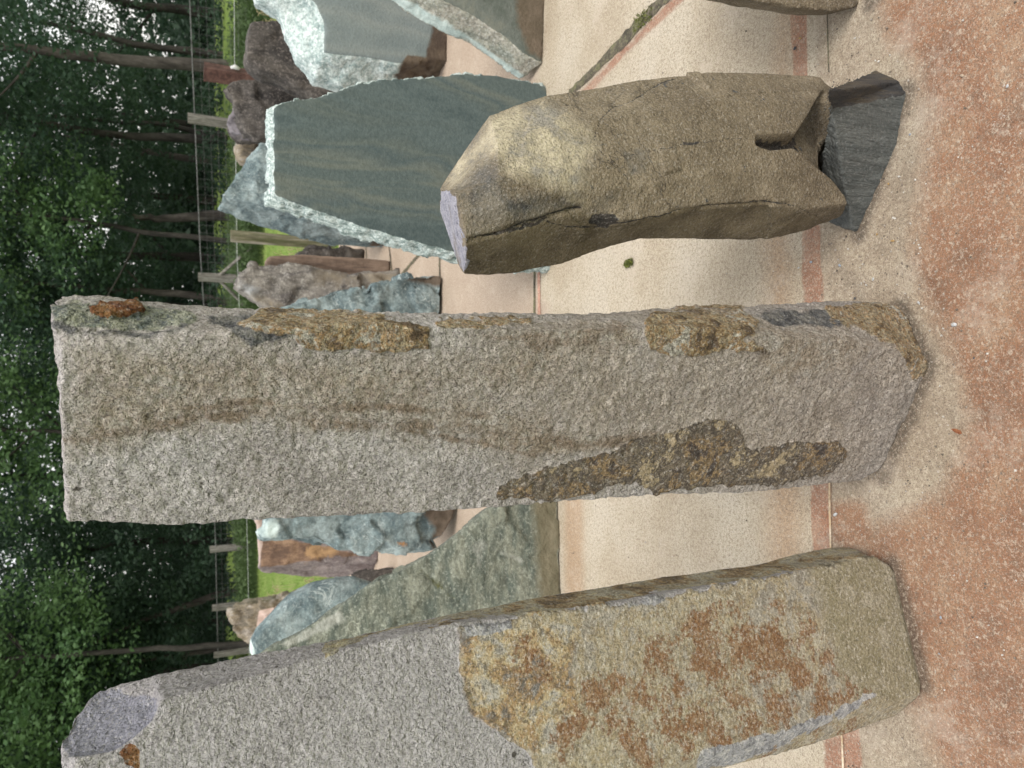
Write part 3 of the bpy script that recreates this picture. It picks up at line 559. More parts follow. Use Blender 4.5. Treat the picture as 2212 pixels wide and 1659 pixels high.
# --- wedge
g1, gm, g2 = ground('F', 2066, 175), ground('F', 2022, 410), ground('F', 1850, 792); gb = ground('F', 1925, 84)
Pw = base_plane('F', (2066, 175), (1850, 792)); Ps = base_plane('F', (2066, 175), (1925, 84))
T1, Tm, T3, Tb = Pw.hit('F', 1740, 262), Pw.hit('F', 1785, 520), Pw.hit('F', 1835, 780), Ps.hit('F', 1690, 132)
g2b, T3b = g2 + [.06, .12, 0], T3 + [.06, .12, 0]
dn = np.array([0, 0, -.01])
gx_ = ground('F', 2040, 128); Tx = lerp(T1, Tb, .45) + [.012, -.008, 0]
rings = [[T1, Tm, T3, T3b, Tb, Tx], [g1 + dn, gm + dn, g2 + dn, g2b + dn, gb + dn, gx_ + dn]]
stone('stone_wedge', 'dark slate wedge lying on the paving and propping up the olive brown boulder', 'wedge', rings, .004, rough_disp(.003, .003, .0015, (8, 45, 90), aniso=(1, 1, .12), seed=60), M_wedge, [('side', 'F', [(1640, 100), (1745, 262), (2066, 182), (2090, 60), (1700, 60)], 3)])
# --- banded green slab
Pg = base_plane('B', (2006, 462), (2042, 1430), .06)
def slab_rings(v, pl, front, back, t, extra=0):
    A = [pl.hit(v, x, y) for x, y in front]; Bk = [(pl.hit(v, *bk, t) if bk else a + pl.n * t) for a, bk in zip(A, back)]
    rs = [A, Bk]
    if extra: rs.append([q + np.array([0, 1, 0]) * extra for q in Bk])
    return rs
fr = [(520, 582), (523, 820), (526, 1058), (650, 1110), (800, 1160), (1000, 1230), (1200, 1290), (1350, 1330), (1600, 1395), (1850, 1425), (2042, 1430), (2030, 800), (2008, 462), (1900, 440), (1800, 415), (1700, 402), (1550, 400), (1400, 410), (1150, 430), (1000, 445), (900, 470), (830, 500), (770, 520), (720, 528), (640, 538), (560, 562)]
bk = [(470, 592), (472, 850), (470, 1120), (600, 1170), (750, 1218), (950, 1298), (1150, 1345), (1300, 1390), (1560, 1455), (1830, 1488), (2035, 1488)] + [None] * 15
stone('green_slab', 'dark green banded slab with pale chiselled rim, behind the olive brown boulder', 'stone slab', slab_rings('B', Pg, fr, bk, .075), .011,
      rough_disp(.003, .004, .003, (4, 30, 60), fac=.014, ff=26, seed=70), M_green, facedir=Pg.n)
# --- rough blue-green stone behind the slab
Pq = base_plane('B', (1150, 1345), (1150, 850))
def loft3(v, pl, rows_, bt=.15):
    out = []
    for (sr, f_, sl, o1, o2) in rows_:
        a, c_, d_ = pl.hit(v, *sr, o1), pl.hit(v, *f_), pl.hit(v, *sl, o2); out.append([a, c_, d_, d_ + [.05, bt, 0], a + [0, bt, 0]])
    return out
rs = loft3('B', Pq, [((330, 930), (236, 1062), (214, 1150), .1, .2), ((445, 770), (420, 1100), (450, 1225), .1, .25), ((700, 750), (700, 1180), (700, 1312), .1, .3), ((950, 800), (950, 1260), (930, 1347), .1, .3), ((1152, 850), (1150, 1290), (1152, 1345), .1, .2)])
stone('standing_stone', 'blue-green pointed stone peeking over the banded green slab', 'standing stone', rs, .02, rough_disp(.02, .012, .006, (3, 10, 40), fac=.02, ff=6, seed=80), M_blue, [('dirt_shade', 'B', [(1050, 1280), (1160, 1280), (1160, 1370), (1050, 1360)], 8)])
# --- pale stone with one flat face, upper right
Pp = base_plane('B', (1465, 330), (1465, 60))
f_ = [(720, -300), (740, 0), (790, 60), (812, 150), (800, 240), (795, 285), (1000, 305), (1210, 345), (1300, 340), (1468, 330), (1468, -300)]
m_ = [(380, -300), (430, -10), (555, 60), (610, 190), (650, 310), (750, 430), (900, 465), (1100, 450), (1300, 420), (1468, 400), (1468, -300)]
stone('pale_stone', 'pale green stone with rough broken rim round a flat grey-green face', 'stone', slab_rings('B', Pp, f_, m_, .16, .15), .014, rough_disp(.012, .012, .005, (3, 12, 45), fac=.016, ff=8, seed=90), M_pale,
      [('dirt_shade', 'B', [(1180, 420), (1200, 370), (1250, 300), (1350, 310), (1380, 180), (1400, -300), (1500, -300), (1500, 480), (1200, 480)], 8)], facedir=Pp.n)
# --- slanting slab, upper right
Ph = base_plane('B', (1988, 350), (2006, -300))
f_ = [(900, -350), (1100, -230), (1440, 0), (1600, 80), (1780, 200), (1880, 290), (1987, 345), (2003, 100), (2010, -350)]
m_ = [(600, -350), (850, -180), (1140, 0), (1340, 130), (1580, 240), (1740, 352), (1860, 440), None, None]
stone('slanted_slab', 'thick slanting slab with pale green broken edge and flat dark face', 'stone slab', slab_rings('B', Ph, f_, m_, .16), .011, rough_disp(.004, .005, .003, (4, 20, 60), fac=.005, ff=14, seed=100), M_beam,
      [('dirt_shade', 'B', [(1830, -300), (2010, -300), (2010, 340), (1900, 300), (1840, 120)], 12), ('pale', 'B', [(1000, -60), (1140, -10), (1350, 130), (1600, 230), (1750, 350), (1860, 460), (1930, 440), (1760, 330), (1560, 180), (1400, 90), (1260, 0)], 8)], facedir=Ph.n)
# --- other stones
def simple(name, label, cat, v, Y, pts, mat, t=.3, vox=.022, d=None, masks=(), face=False, lean=0.0, **kw):
    pl = yplane(Y, lean); g = xg(v, Y); pts = [(g + 6 if x == 'g' else x, y) for x, y in pts]
    fr_ = [pl.hit(v, x, y) for x, y in pts]; c_ = np.mean(fr_, 0)
    # rounded prism: front face, wider belly, back
    fr0 = [lerp(p, c_, .04) for p in fr_]; bel = [p + pl.n * t * .35 for p in fr_]; bb = [lerp(p, c_, .12) + pl.n * t for p in fr_]
    return stone(name, label, cat, [fr0, bel, bb], vox, d or rough_disp(.02, .018, .008, (3, 12, 45), fac=.05, ff=6, seed=int(Y * 10)), mat, masks, facedir=pl.n if face else None, **kw)
simple('dark_stone', 'squat charcoal stone with flat top, behind the pale green stone', 'stone', 'A', 6.2, [(1632, 135), (1820, 125), (2000, 120), ('g', 120), ('g', 700), (2060, 640), (1830, 500), (1700, 470), (1600, 400), (1607, 240)], M_brown, d=rough_disp(.012, .01, .005, (3, 10, 40), fac=.015, ff=4, seed=5))
simple('dark_stone', 'dark brown ragged stone right of the mauve-topped rock, with a jagged upper corner', 'stone', 'A', 6.9, [(1447, 560), (1500, 530), (1620, 512), (1830, 505), ('g', 500), ('g', 900), (1730, 900), (1650, 900), (1600, 860), (1530, 700), (1512, 620)], M_brown)
simple('mauve_rock', 'rounded mauve-grey rock top just below a fence post', 'rock', 'A', 7.5, [(1478, 800), (1500, 760), (1540, 700), (1620, 685), ('g', 680), ('g', 910), (1640, 895), (1550, 885), (1500, 855)], M_brown, masks=[('tint', 'A', [(1400, 600), (1640, 600), (1640, 900), (1400, 900)], 8)])
simple('tan_rock', 'tan and grey banded rock between the mauve rock and the blue-green stone', 'rock', 'A', 7.9, [(1535, 885), (1640, 850), ('g', 850), ('g', 1100), (1700, 1080), (1590, 1065), (1565, 1050), (1548, 980)], M_tan)
simple('standing_stone', 'grey-brown upright stone with ragged top in front of a braced fence post', 'standing stone', 'J', 5.7, [(258, 330), (295, 245), (345, 190), (420, 180), (640, 208), (800, 235), (1060, 240), ('g', 250), ('g', 620), (700, 560), (430, 475), (330, 400), (265, 355)], M_greybrown,
       masks=[('tint', 'J', [(700, 230), (1200, 240), (1200, 360), (900, 340), (700, 330)], 20, .6), ('tint', 'J', [(330, 380), (480, 380), (560, 470), (430, 470)], 12, .6), ('pale', 'J', [(260, 320), (400, 330), (420, 390), (300, 380)], 16, .6)])
simple('stone_plank', 'narrow reddish brown split stone standing beside the grey-brown upright stone', 'standing stone', 'J', 6.1, [(430, 190), (450, 158), (640, 150), (1010, 172), (1170, 183), ('g', 200), ('g', 330), (430, 330)], M_plank, t=.15, vox=.015, d=rough_disp(.005, .006, .003, (3, 10, 40), seed=33))
simple('low_brown_stone', 'low brown stone beyond the reddish split stone, at the grass edge', 'stone', 'J', 7.2, [(625, 150), (700, 110), (840, 105), ('g', 125), ('g', 230), (620, 230)], M_brown, t=.3)
simple('green_rock', 'blue-green knobbly rock beside the tall centre pillar, dark at its foot', 'rock', 'J', 4.62, [(385, 520), (560, 455), (700, 400), (850, 355), (1060, 350), (1150, 312), (1250, 280), (1330, 262), (1440, 258), ('g', 270), ('g', 760), (900, 760), (500, 700)], M_blue, vox=.014, d=rough_disp(.025, .018, .006, (3, 10, 40), fac=.05, ff=5, seed=46),
       masks=[('dirt_shade', 'J', [(1230, 270), (1480, 250), (1480, 330), (1380, 320), (1260, 310)], 10)])
simple('upright_slab', 'thin grey-green slab edge showing behind the tall centre pillar', 'stone slab', 'J', 2.88, [(1270, 535), (1290, 520), (1400, 513), ('g', 511), ('g', 760), (1270, 760)], M_greenrough, t=.06, vox=.01, d=rough_disp(.003, .003, .001, seed=51))
simple('standing_stone', 'blue-green craggy stone next to the orange stone, seen left of the centre pillar', 'standing stone', 'E', 4.3, [(455, 290), (462, 215), (500, 60), ('g', 60), ('g', 180), (1480, 300), (1400, 362), (1200, 407), (1100, 405), (1000, 395), (900, 385), (800, 350), (700, 330), (540, 308)], M_blue, vox=.014, d=rough_disp(.02, .015, .006, (3, 10, 40), fac=.06, ff=4, seed=47),
       masks=[('dirt_shade', 'E', [(1330, 150), (1560, 100), (1560, 400), (1380, 380), (1400, 260)], 10), ('pale', 'E', [(440, 200), (560, 200), (550, 310), (440, 310)], 10, .62), ('tint', 'E', [(1130, 310), (1260, 330), (1250, 350), (1140, 330)], 6, .5)])
PJ = yplane(6.6); gJ = xg('E', 6.6) + 6
rs = loft3('E', PJ, [((430, 170), (442, 460), (455, 488), 0, .12), ((700, 170), (700, 432), (700, 516), 0, .25), ((880, 170), (880, 420), (900, 512), 0, .25), ((gJ, 170), (gJ, 420), (gJ, 475), 0, .2)])
stone('orange_stone', 'upright stone with rust-orange face and grey side, beyond the blue-green craggy stone', 'standing stone', rs, .018, rough_disp(.012, .01, .004, (3, 10, 40), fac=.02, ff=5, seed=66), M_rustface,
      [('rust', 'E', [(450, 280), (900, 370), (1000, 400), (900, 400), (820, 400), (780, 430), (700, 430), (600, 445), (450, 460)], 5), ('orange', 'E', [(720, 330), (910, 370), (830, 405), (700, 430), (690, 390)], 9, .75), ('pink', 'E', [(420, 180), (475, 200), (470, 290), (440, 480), (425, 480)], 4)])
simple('low_brown_stone', 'small dark brown stone at the foot of the orange stone', 'stone', 'E', 5.9, [(935, 500), (1065, 487), ('g', 480), ('g', 640), (1050, 600), (960, 535)], M_brown, t=.15)
simple('slanted_blue_slab', 'blue-green slab with slanting top, behind the big olive green slab', 'stone slab', 'E', 5.0, [(392, 950), (390, 880), (425, 812), (560, 685), (620, 630), (750, 562), (880, 530), (980, 525), (1060, 550), ('g', 620), ('g', 1100), (500, 1100)], M_blue, t=.2, d=rough_disp(.01, .01, .005, (3, 10, 40), fac=.01, ff=5, seed=48),
       masks=[('pale', 'E', [(380, 960), (380, 870), (400, 850), (420, 930)], 5)])
simple('pointed_rock', 'grey-brown pointed rock with a pink patch, in front of the fence', 'rock', 'E', 9.0, [(268, 730), (295, 690), (380, 665), (480, 655), (620, 615), ('g', 590), ('g', 950), (420, 890), (390, 870), (330, 840), (287, 790)], M_tan, masks=[('pink', 'E', [(440, 690), (600, 670), (560, 760), (425, 820)], 4)])
Pm = base_plane('E', (2078, 130), (2090, 590), .1)
f_ = [(432, 935), (530, 882), (700, 787), (900, 663), (1050, 563), (1200, 482), (1360, 392), (1560, 252), (1700, 150), (1900, 20), (2075, -110), (2090, 590), (2095, 1000), (1200, 1080), (700, 1000)]
m_ = [(425, 938), (522, 872), (692, 776), (892, 654), (1042, 554), (1192, 474), (1352, 385), (1552, 245), (1692, 143), (1892, 12)] + [None] * 5
stone('green_slab', 'big olive green triangular slab with slanting top edge, between centre and left pillars', 'stone slab', slab_rings('E', Pm, f_, m_, .09), .012, rough_disp(.010, .010, .004, (3, 9, 40), sawn=0, fac=.018, ff=4, seed=120), M_greenrough,
      [('crack_shade', 'E', [(1270, 440), (1300, 440), (1400, 520), (1510, 620), (1540, 660), (1490, 640), (1370, 540)], 9, .55), ('dirt_shade', 'E', [(1930, -50), (2100, -50), (2100, 800), (1980, 800)], 14), ('pale', 'E', [(560, 880), (880, 690), (910, 750), (700, 860), (600, 900)], 10), ('pale', 'E', [(1570, 350), (1640, 300), (1700, 330), (1680, 400), (1640, 500), (1600, 420)], 12, .55), ('pale', 'E', [(1700, 340), (1900, 420), (1880, 450), (1700, 370)], 6, .55)], facedir=Pm.n)
Po = yplane(1.3)
f_ = [(1400, -300), (1460, -60), (1560, 20), (1680, 42), (1740, 50), (1800, 52), (1850, 44), (1885, 24), (1905, -50), (1915, -260)]
fr0 = [Po.hit('D', x, y) for x, y in f_]; c_ = np.mean(fr0, 0)
stone('boulder', 'dark rounded boulder corner entering at the right edge of the upright view', 'boulder', [[lerp(p, c_, .2) - [0, .02, 0] for p in fr0], [p + [.05, .06, 0] for p in fr0], [lerp(p, c_, .1) + [.24, .25, 0] for p in fr0]], .008, rough_disp(.004, .003, .001, (5, 25, 90), seed=130), M_boulder, smooth_it=2)

# ------------------------------------------------------------------ pebbles and grit
M_peb = {k: stone_mat('pebble_' + k, [tuple(x * .8 for x in c_), c_], 60, bumps=((300, .001),)) for k, c_ in {'pale': (.55, .56, .56), 'blue': (.38, .42, .47), 'ochre': (.50, .33, .14), 'dark': (.10, .10, .11), 'tan': (.48, .38, .28)}.items()}
def pebble(v, x, y, r, kind, seed, label, name='pebble'):
    bm = bmesh.new(); bmesh.ops.create_icosphere(bm, subdivisions=3, radius=1); rr = random.Random(seed)
    P = np.array([q.co[:] for q in bm.verts]); P *= (1 + .28 * facets(P * 1.3 + seed, seed) + .1 * fbm(P * 3 + seed, 2, seed))[:, None]
    a = rr.random() * 6.28; sx, sy, sz = r * rr.uniform(.9, 1.4), r * rr.uniform(.6, .9), r * rr.uniform(.45, .7)
    P *= [sx, sy, sz]; P = P @ np.array([[math.cos(a), math.sin(a), 0], [-math.sin(a), math.cos(a), 0], [0, 0, 1]])
    for q, p in zip(bm.verts, P): q.co = p
    me = bpy.data.meshes.new(name); bm.to_mesh(me); bm.free(); o = link_mesh(name, me, M_peb[kind]); g = ground(v, x, y); o.location = (g[0], g[1], sz * .45 + .002)
    tag(o, label, 'pebble', 'loose pebbles on the paving')
PEB = [('F', 1810, 765, 9, 'pale', 'white pebble at the thin tip of the slate wedge'), ('F', 1655, 920, 10, 'blue', 'bluish pebble on the reddish band near the centre pillar'), ('F', 1780, 935, 8, 'blue', 'grey pebble on sandy paving between boulder and centre pillar'),
       ('F', 1600, 945, 6, 'pale', 'small pale pebble on the cream edge of the reddish band'), ('F', 2085, 365, 7, 'blue', 'blue-grey pebble in front of the slate wedge'), ('F', 2010, 828, 8, 'ochre', 'larger ochre pebble left of the wedge tip'),
       ('F', 1942, 800, 6, 'ochre', 'small ochre pebble nearest the wedge tip'), ('F', 1992, 580, 6, 'ochre', 'ochre pebble against the front of the slate wedge'), ('F', 1845, 1078, 6, 'dark', 'dark pebble beside the right foot of the centre pillar'),
       ('F', 1925, 995, 7, 'pale', 'white pebble right of the dark one by the centre pillar'), ('H', 1930, 185, 11, 'pale', 'largest pale pebble on red paving in front of the centre pillar'),
       ('H', 1785, 95, 6, 'pale', 'pale pebble just right of the centre pillar foot'), ('H', 2010, 322, 5, 'dark', 'tiny dark pebble on red paving before the centre pillar'), ('H', 1445, 960, 11, 'pale', 'pale pebble on the band between the two tall pillars'),
       ('I', 1710, 665, 8, 'blue', 'pale blue pebble in front of the left pillar'), ('I', 1700, 885, 6, 'blue', 'grey-blue chip before the left pillar, nearer its left corner'), ('K', 1255, 165, 8, 'ochre', 'ochre pebble on the red band right of the boulder'),
       ('K', 1233, 208, 9, 'dark', 'dark pebble on the red band right of the boulder'), ('K', 1950, 325, 8, 'tan', 'tan pebble on red paving right of the wedge'), ('K', 2145, 370, 8, 'pale', 'white pebble nearest the viewer, right of the wedge'), ('K', 1735, 465, 6, 'tan', 'brown pebble touching the wedge shadow on its near side')]
for i, (v, x, y, r, k_, lb) in enumerate(PEB): pebble(v, x, y, r * VIEWS[v][2] * .00050 , k_, i + 3, lb)
V, Fq = [], []
def octa(c_, s_):
    n0 = len(V); o_ = RNG.normal(size=(3, 3)); q, _ = np.linalg.qr(o_)
    for d_ in (q[0], -q[0], q[1], -q[1], q[2], -q[2]): V.append(c_ + d_ * s_ * RNG.uniform(.5, 1.1))
    for f in ((0, 2, 4), (2, 1, 4), (1, 3, 4), (3, 0, 4), (2, 0, 5), (1, 2, 5), (3, 1, 5), (0, 3, 5)): Fq.append([n0 + i for i in f])
spots_ = [((1770, 1990), (480, 640), 420), ((1750, 1900), (20, 160), 160), ((1790, 2060), (640, 1100), 420), ((1800, 1930), (1060, 1180), 110), ((1900, 2200), (0, 1659), 700), ((1900, 2010), (150, 420), 120), ((1780, 1870), (1590, 1659), 50), ((1230, 1700), (0, 1300), 260)]
for (xa, xb), (ya, yb), n in spots_:
    for _ in range(n):
        g = ground('D', RNG.uniform(xa, xb), RNG.uniform(ya, yb)); s_ = .0008 + .0036 * RNG.random() ** 5; octa(g + [0, 0, s_ * .4 + .001], s_)
M_grit = stone_mat('grit', [(.12, .10, .08), (.30, .25, .2), (.6, .57, .52)], 25, lohi=(.4, .6))
tag(link_mesh('grit', mesh_np('grit', V, Fq), M_grit), 'fine loose grit scattered over the paving round the stones', 'grit', kind='stuff')

# ------------------------------------------------------------------ leaves and grass
def leaf_mat(name, a, c_, trans=.35, sc=.6):
    m, nt, bs = new_mat(name); b = NB(nt)
    col = b.ramp(b.noise(sc, 5, .7), [a, c_], .35, .65); nt.links.new(col, bs.inputs[0]); bs.inputs['Roughness'].default_value = .6; bs.inputs['Specular IOR Level'].default_value = .25
    tr = nt.nodes.new('ShaderNodeBsdfTranslucent'); nt.links.new(col, tr.inputs[0]); mx = nt.nodes.new('ShaderNodeMixShader'); mx.inputs[0].default_value = trans
    nt.links.new(bs.outputs[0], mx.inputs[1]); nt.links.new(tr.outputs[0], mx.inputs[2]); out = [n for n in nt.nodes if n.type == 'OUTPUT_MATERIAL'][0]; nt.links.new(mx.outputs[0], out.inputs[0]); return m
M_leaf = leaf_mat('oak_leaves', (.026, .056, .038), (.066, .114, .066)); M_leaf2 = leaf_mat('lit_leaves', (.06, .12, .052), (.12, .20, .08))  # second leaf colour is painted lighter for foliage catching the light
M_leafd = leaf_mat('shaded_leaves', (.028, .055, .036), (.052, .09, .054)); M_weed = leaf_mat('nettle_leaves', (.05, .085, .03), (.10, .15, .06)); M_blade = leaf_mat('grass_blades', (.16, .27, .05), (.27, .34, .11)); M_dry = leaf_mat('dry_grass', (.38, .30, .17), (.55, .46, .30), .2)
M_bark = stone_mat('bark', [(.025, .022, .02), (.045, .04, .036), (.07, .062, .055)], 5, aniso=(1, 1, .25), bumps=((30, .02),))
M_barkl = stone_mat('pale_bark', [(.045, .038, .034), (.075, .064, .057), (.11, .095, .085)], 5, aniso=(1, 1, .25), bumps=((30, .02),))
M_wood = stone_mat('weathered_post', [(.12, .11, .095), (.19, .178, .155), (.26, .245, .22)], 6, aniso=(4, 4, .5), bumps=((60, .004),))
M_wood2 = stone_mat('mossy_post', [(.09, .095, .045), (.17, .16, .10), (.27, .25, .20)], 3, aniso=(4, 4, .5), bumps=((60, .004),))
M_wire = stone_mat('galvanised_wire', [(.12, .12, .12), (.2, .2, .2)], 5, bumps=(), rough=.5); M_wirew = stone_mat('white_wire', [(.45, .46, .47), (.6, .6, .6)], 5, bumps=(), rough=.5)
M_rusty = stone_mat('rusty_steel', [(.06, .03, .025), (.10, .05, .042), (.14, .075, .062)], 8, bumps=((60, .002),), rough=.85)
def leaves(centers, spread, per, size, flat=.6, rng=RNG):
    n = len(centers) * per; C_ = np.repeat(centers, per, 0); sp_ = np.repeat(spread, per)[:, None]
    d_ = rng.normal(size=(n, 3)); d_ /= np.linalg.norm(d_, axis=1)[:, None]
    P = C_ + d_ * sp_ * (rng.random((n, 1)) ** .45) * [1, 1, flat]
    a = rng.normal(size=(n, 3)); a[:, 2] *= .6; a /= np.linalg.norm(a, axis=1)[:, None]; t = rng.normal(size=(n, 3)); t[:, 2] += .3; b_ = np.cross(a, t); b_ /= np.linalg.norm(b_, axis=1)[:, None]
    s_ = size * rng.uniform(.6, 1.4, (n, 1)); a = a * s_; b_ = b_ * s_ * .55
    V = np.stack([P - a, P + b_, P + a, P - b_], 1).reshape(-1, 3); return V, np.arange(n * 4).reshape(-1, 4)
def tube(pts, rad, seg=8, wob=0):
    pts = np.array(pts, float); n = len(pts); V = []; tn = np.gradient(pts, axis=0); tn /= np.linalg.norm(tn, axis=1)[:, None]
    for i in range(n):
        u = np.cross(tn[i], [0, 1, .1]);
        if np.linalg.norm(u) < .1: u = np.cross(tn[i], [1, 0, 0])
        u /= np.linalg.norm(u); w = np.cross(tn[i], u)
        for k in range(seg):
            a = 2 * math.pi * k / seg; V.append(pts[i] + (u * math.cos(a) + w * math.sin(a)) * rad[i] * (1 + wob * random.uniform(-1, 1)))
    F_ = [[i * seg + k, i * seg + (k + 1) % seg, (i + 1) * seg + (k + 1) % seg, (i + 1) * seg + k] for i in range(n - 1) for k in range(seg)]
    return np.array(V), np.array(F_)
def join(parts):
    V, F_, o_ = [], [], 0
    for v, f in parts: V.append(v); F_.append(np.asarray(f) + o_); o_ += len(v)
    return np.concatenate(V), np.concatenate(F_)
def crown_mesh(w, h, z0, clumps, per, size, seed):
    rg = np.random.default_rng(seed); d_ = rg.normal(size=(clumps, 3)); d_ /= np.linalg.norm(d_, axis=1)[:, None]
    c_ = d_ * (rg.random((clumps, 1)) ** .4) * [w / 2, w / 2, h / 2] + [0, 0, z0 + h / 2]
    return leaves(c_, rg.uniform(.45, 1.1, clumps), per, size, .55, rg)
def tree(label, path, r0, crown, mat, bark, group=None, limbs=5, name='tree'):
    base = np.array(path[0], float); e = bpy.data.objects.new(name, None); COL.objects.link(e); e.location = base; tag(e, label, 'tree', group)
    pts = np.array(path, float) - base; n = 14; t = np.linspace(0, 1, n); q = np.linspace(0, 1, len(pts)); P = np.stack([np.interp(t, q, pts[:, k]) for k in range(3)], 1)
    P[1:, :2] += np.cumsum(RNG.normal(size=(n - 1, 2)) * .03, 0); rad = r0 * (1.15 - .7 * t); parts = [tube(P, rad, 10, .05)]
    for k in range(limbs):
        i = random.randint(n // 3, n - 2); a = random.uniform(0, 6.28); L_ = random.uniform(1.2, 3); dd = np.array([math.cos(a), math.sin(a), random.uniform(.2, .8)])
        s_ = np.linspace(0, 1, 6)[:, None]; parts.append(tube(P[i] + dd * L_ * s_ + [0, 0, .3] * s_ ** 2, rad[i] * .4 * (1.1 - s_[:, 0]) + .008, 6))
    V, F_ = join(parts); link_mesh('trunk', mesh_np('trunk', V, F_, True), bark, e)
    if crown is not None:
        c_ = link_mesh('crown', crown, None, e)
        if not crown.materials: crown.materials.append(mat)
        c_.location = (P[-1][0] * .5, P[-1][1] * .5, 0); c_.rotation_euler = (0, 0, random.uniform(0, 6.28))
    return e
def cm(name, *a): V, F_ = crown_mesh(*a); return mesh_np(name, V, F_)
CR = [cm('crown', 6.5, 9.5, 2.2, 240, 85, .066, 1), cm('crown', 7.5, 10, 1.5, 260, 88, .066, 2), cm('crown', 6, 9, 3.0, 215, 80, .066, 3)]
CRY = [cm('crown', 5, 7, 3.2, 150, 90, .062, 4), cm('crown', 5.5, 8, 2.6, 170, 90, .062, 5)]
CRD = [cm('crown', 8, 12, .4, 260, 45, .13, 6), cm('crown', 8, 12, .8, 240, 45, .13, 7)]
CR.append(cm('crown', 7, 9, 3.2, 120, 62, .066, 8))
for c__ in CR: c__.materials.append(M_leaf)
for c__ in CRY: c__.materials.append(M_leaf2)
for c__ in CRD: c__.materials.append(M_leafd)
def trunkpath(pts, Y):
    P = [atY('D', x, y, Y) for x, y in pts]; P[0][2] = terrain(P[0][0], np.array(P[0][1])) - .1; P.append(P[-1] + (P[-1] - P[-2]) / np.linalg.norm(P[-1] - P[-2]) * 4); return P
tree('tall bare-trunked tree rising behind the rusty steel post', trunkpath([(480, 143), (420, 136), (250, 128), (150, 122), (0, 103)], 21), .17, CR[2], M_leaf, M_barkl, limbs=1)
tree('broken trunk stub standing in the woods behind the blue-green pointed stone', trunkpath([(478, 465), (430, 466), (340, 465), (285, 464)], 24)[:-1], .16, None, M_leaf, M_barkl, limbs=0)
tree('slim pale-trunked tree just right of the tall centre pillar', trunkpath([(478, 652), (440, 643), (330, 632), (230, 620)], 24), .12, CR[0], M_leaf, M_barkl, limbs=1)
tree('slim tree leaning right, seen between the centre and left pillars', trunkpath([(480, 1276), (440, 1290), (390, 1310), (330, 1330), (250, 1370)], 26), .12, CR[1], M_leaf, M_barkl, limbs=1)
tree('slender curved tree beside the tip of the left pillar', trunkpath([(482, 1400), (450, 1408), (400, 1414), (330, 1425)], 26), .09, CR[0], M_leaf, M_barkl, limbs=2)
tree('thin dark tree behind the right-leaning fence post', trunkpath([(478, 290), (420, 282), (330, 262), (200, 250)], 27), .10, CR[1], M_leaf, M_bark, limbs=1)
fill = [(-19, 27, 0), (-15.5, 25, 1), (-13, 30, 2), (-9.5, 26, 0), (-6, 29, 1), (-3, 25.5, 2), (2, 27, 0), (5, 31, 1), (8, 25, 3), (12, 28, 3), (15, 31, 1), (19, 26, 2), (-17, 34, 1), (-11, 35, 0), (0, 34, 2), (10, 35, 3)]
for i, (x, y, k) in enumerate(fill):
    tree('leafy dark green woodland tree among many alike behind the fence', [(x, y, terrain(x, np.array(y)) - .1), (x + random.uniform(-.4, .4), y, 4), (x + random.uniform(-.8, .8), y, 9)], random.uniform(.1, .2), CR[k], M_leaf, M_bark, 'dark woodland trees behind the fence', 2)
lit_trees = [(-13.2, 20.5, 1), (-10.4, 22, 0), (-7.2, 21, 1), (-1.6, 22.5, 0), (4.2, 22.5, 0)]
for i, (x, y, k) in enumerate(lit_trees):
    tree('lighter green leafy tree at the front edge of the woods', [(x, y, .3), (x + .2, y, 4), (x + .5, y, 8)], .08, CRY[k], M_leaf2, M_bark, 'lighter green trees at the woods edge')
for i in range(15):
    x = -36 + i * 5.1
    if 17 < x < 25: continue
    tree('dense dark tree deep in the woods, seen only through gaps', [(x, 42 + (i % 3) * 3, 0), (x, 42 + (i % 3) * 3, 9)], .2, CRD[i % 2], M_leafd, M_bark, 'far dark trees deep in the woods', 0)
# understorey and far woods
rg = np.random.default_rng(5); n = 620; c_ = np.stack([rg.uniform(-24, 22, n), rg.uniform(22.5, 34, n), rg.uniform(.3, 1.7, n)], 1); c_[420:, 0] = rg.uniform(-24, -1, 200); c_[420:, 2] = rg.uniform(1.2, 4, 200); V, Fq = leaves(c_, rg.uniform(.4, .9, n), 70, .07, .7, rg)
tag(link_mesh('undergrowth', mesh_np('undergrowth', V, Fq), M_leafd), 'dark leafy undergrowth beneath the woodland trees', 'undergrowth', kind='stuff')
n = 2600; c_ = np.stack([rg.uniform(-60, 60, n), rg.uniform(50, 62, n), 8 * rg.random(n) ** 1.3], 1); c_[1500:, 2] *= .5; c_[:, 2] *= np.where(c_[:, 0] > 14, .75, 1); V, Fq = leaves(c_, rg.uniform(1, 2.2, n), 30, .32, .8, rg)
tag(link_mesh('far_woods', mesh_np('far_woods', V, Fq), M_leafd), 'far-off dark woods closing the gaps between trunks', 'woods', kind='stuff')

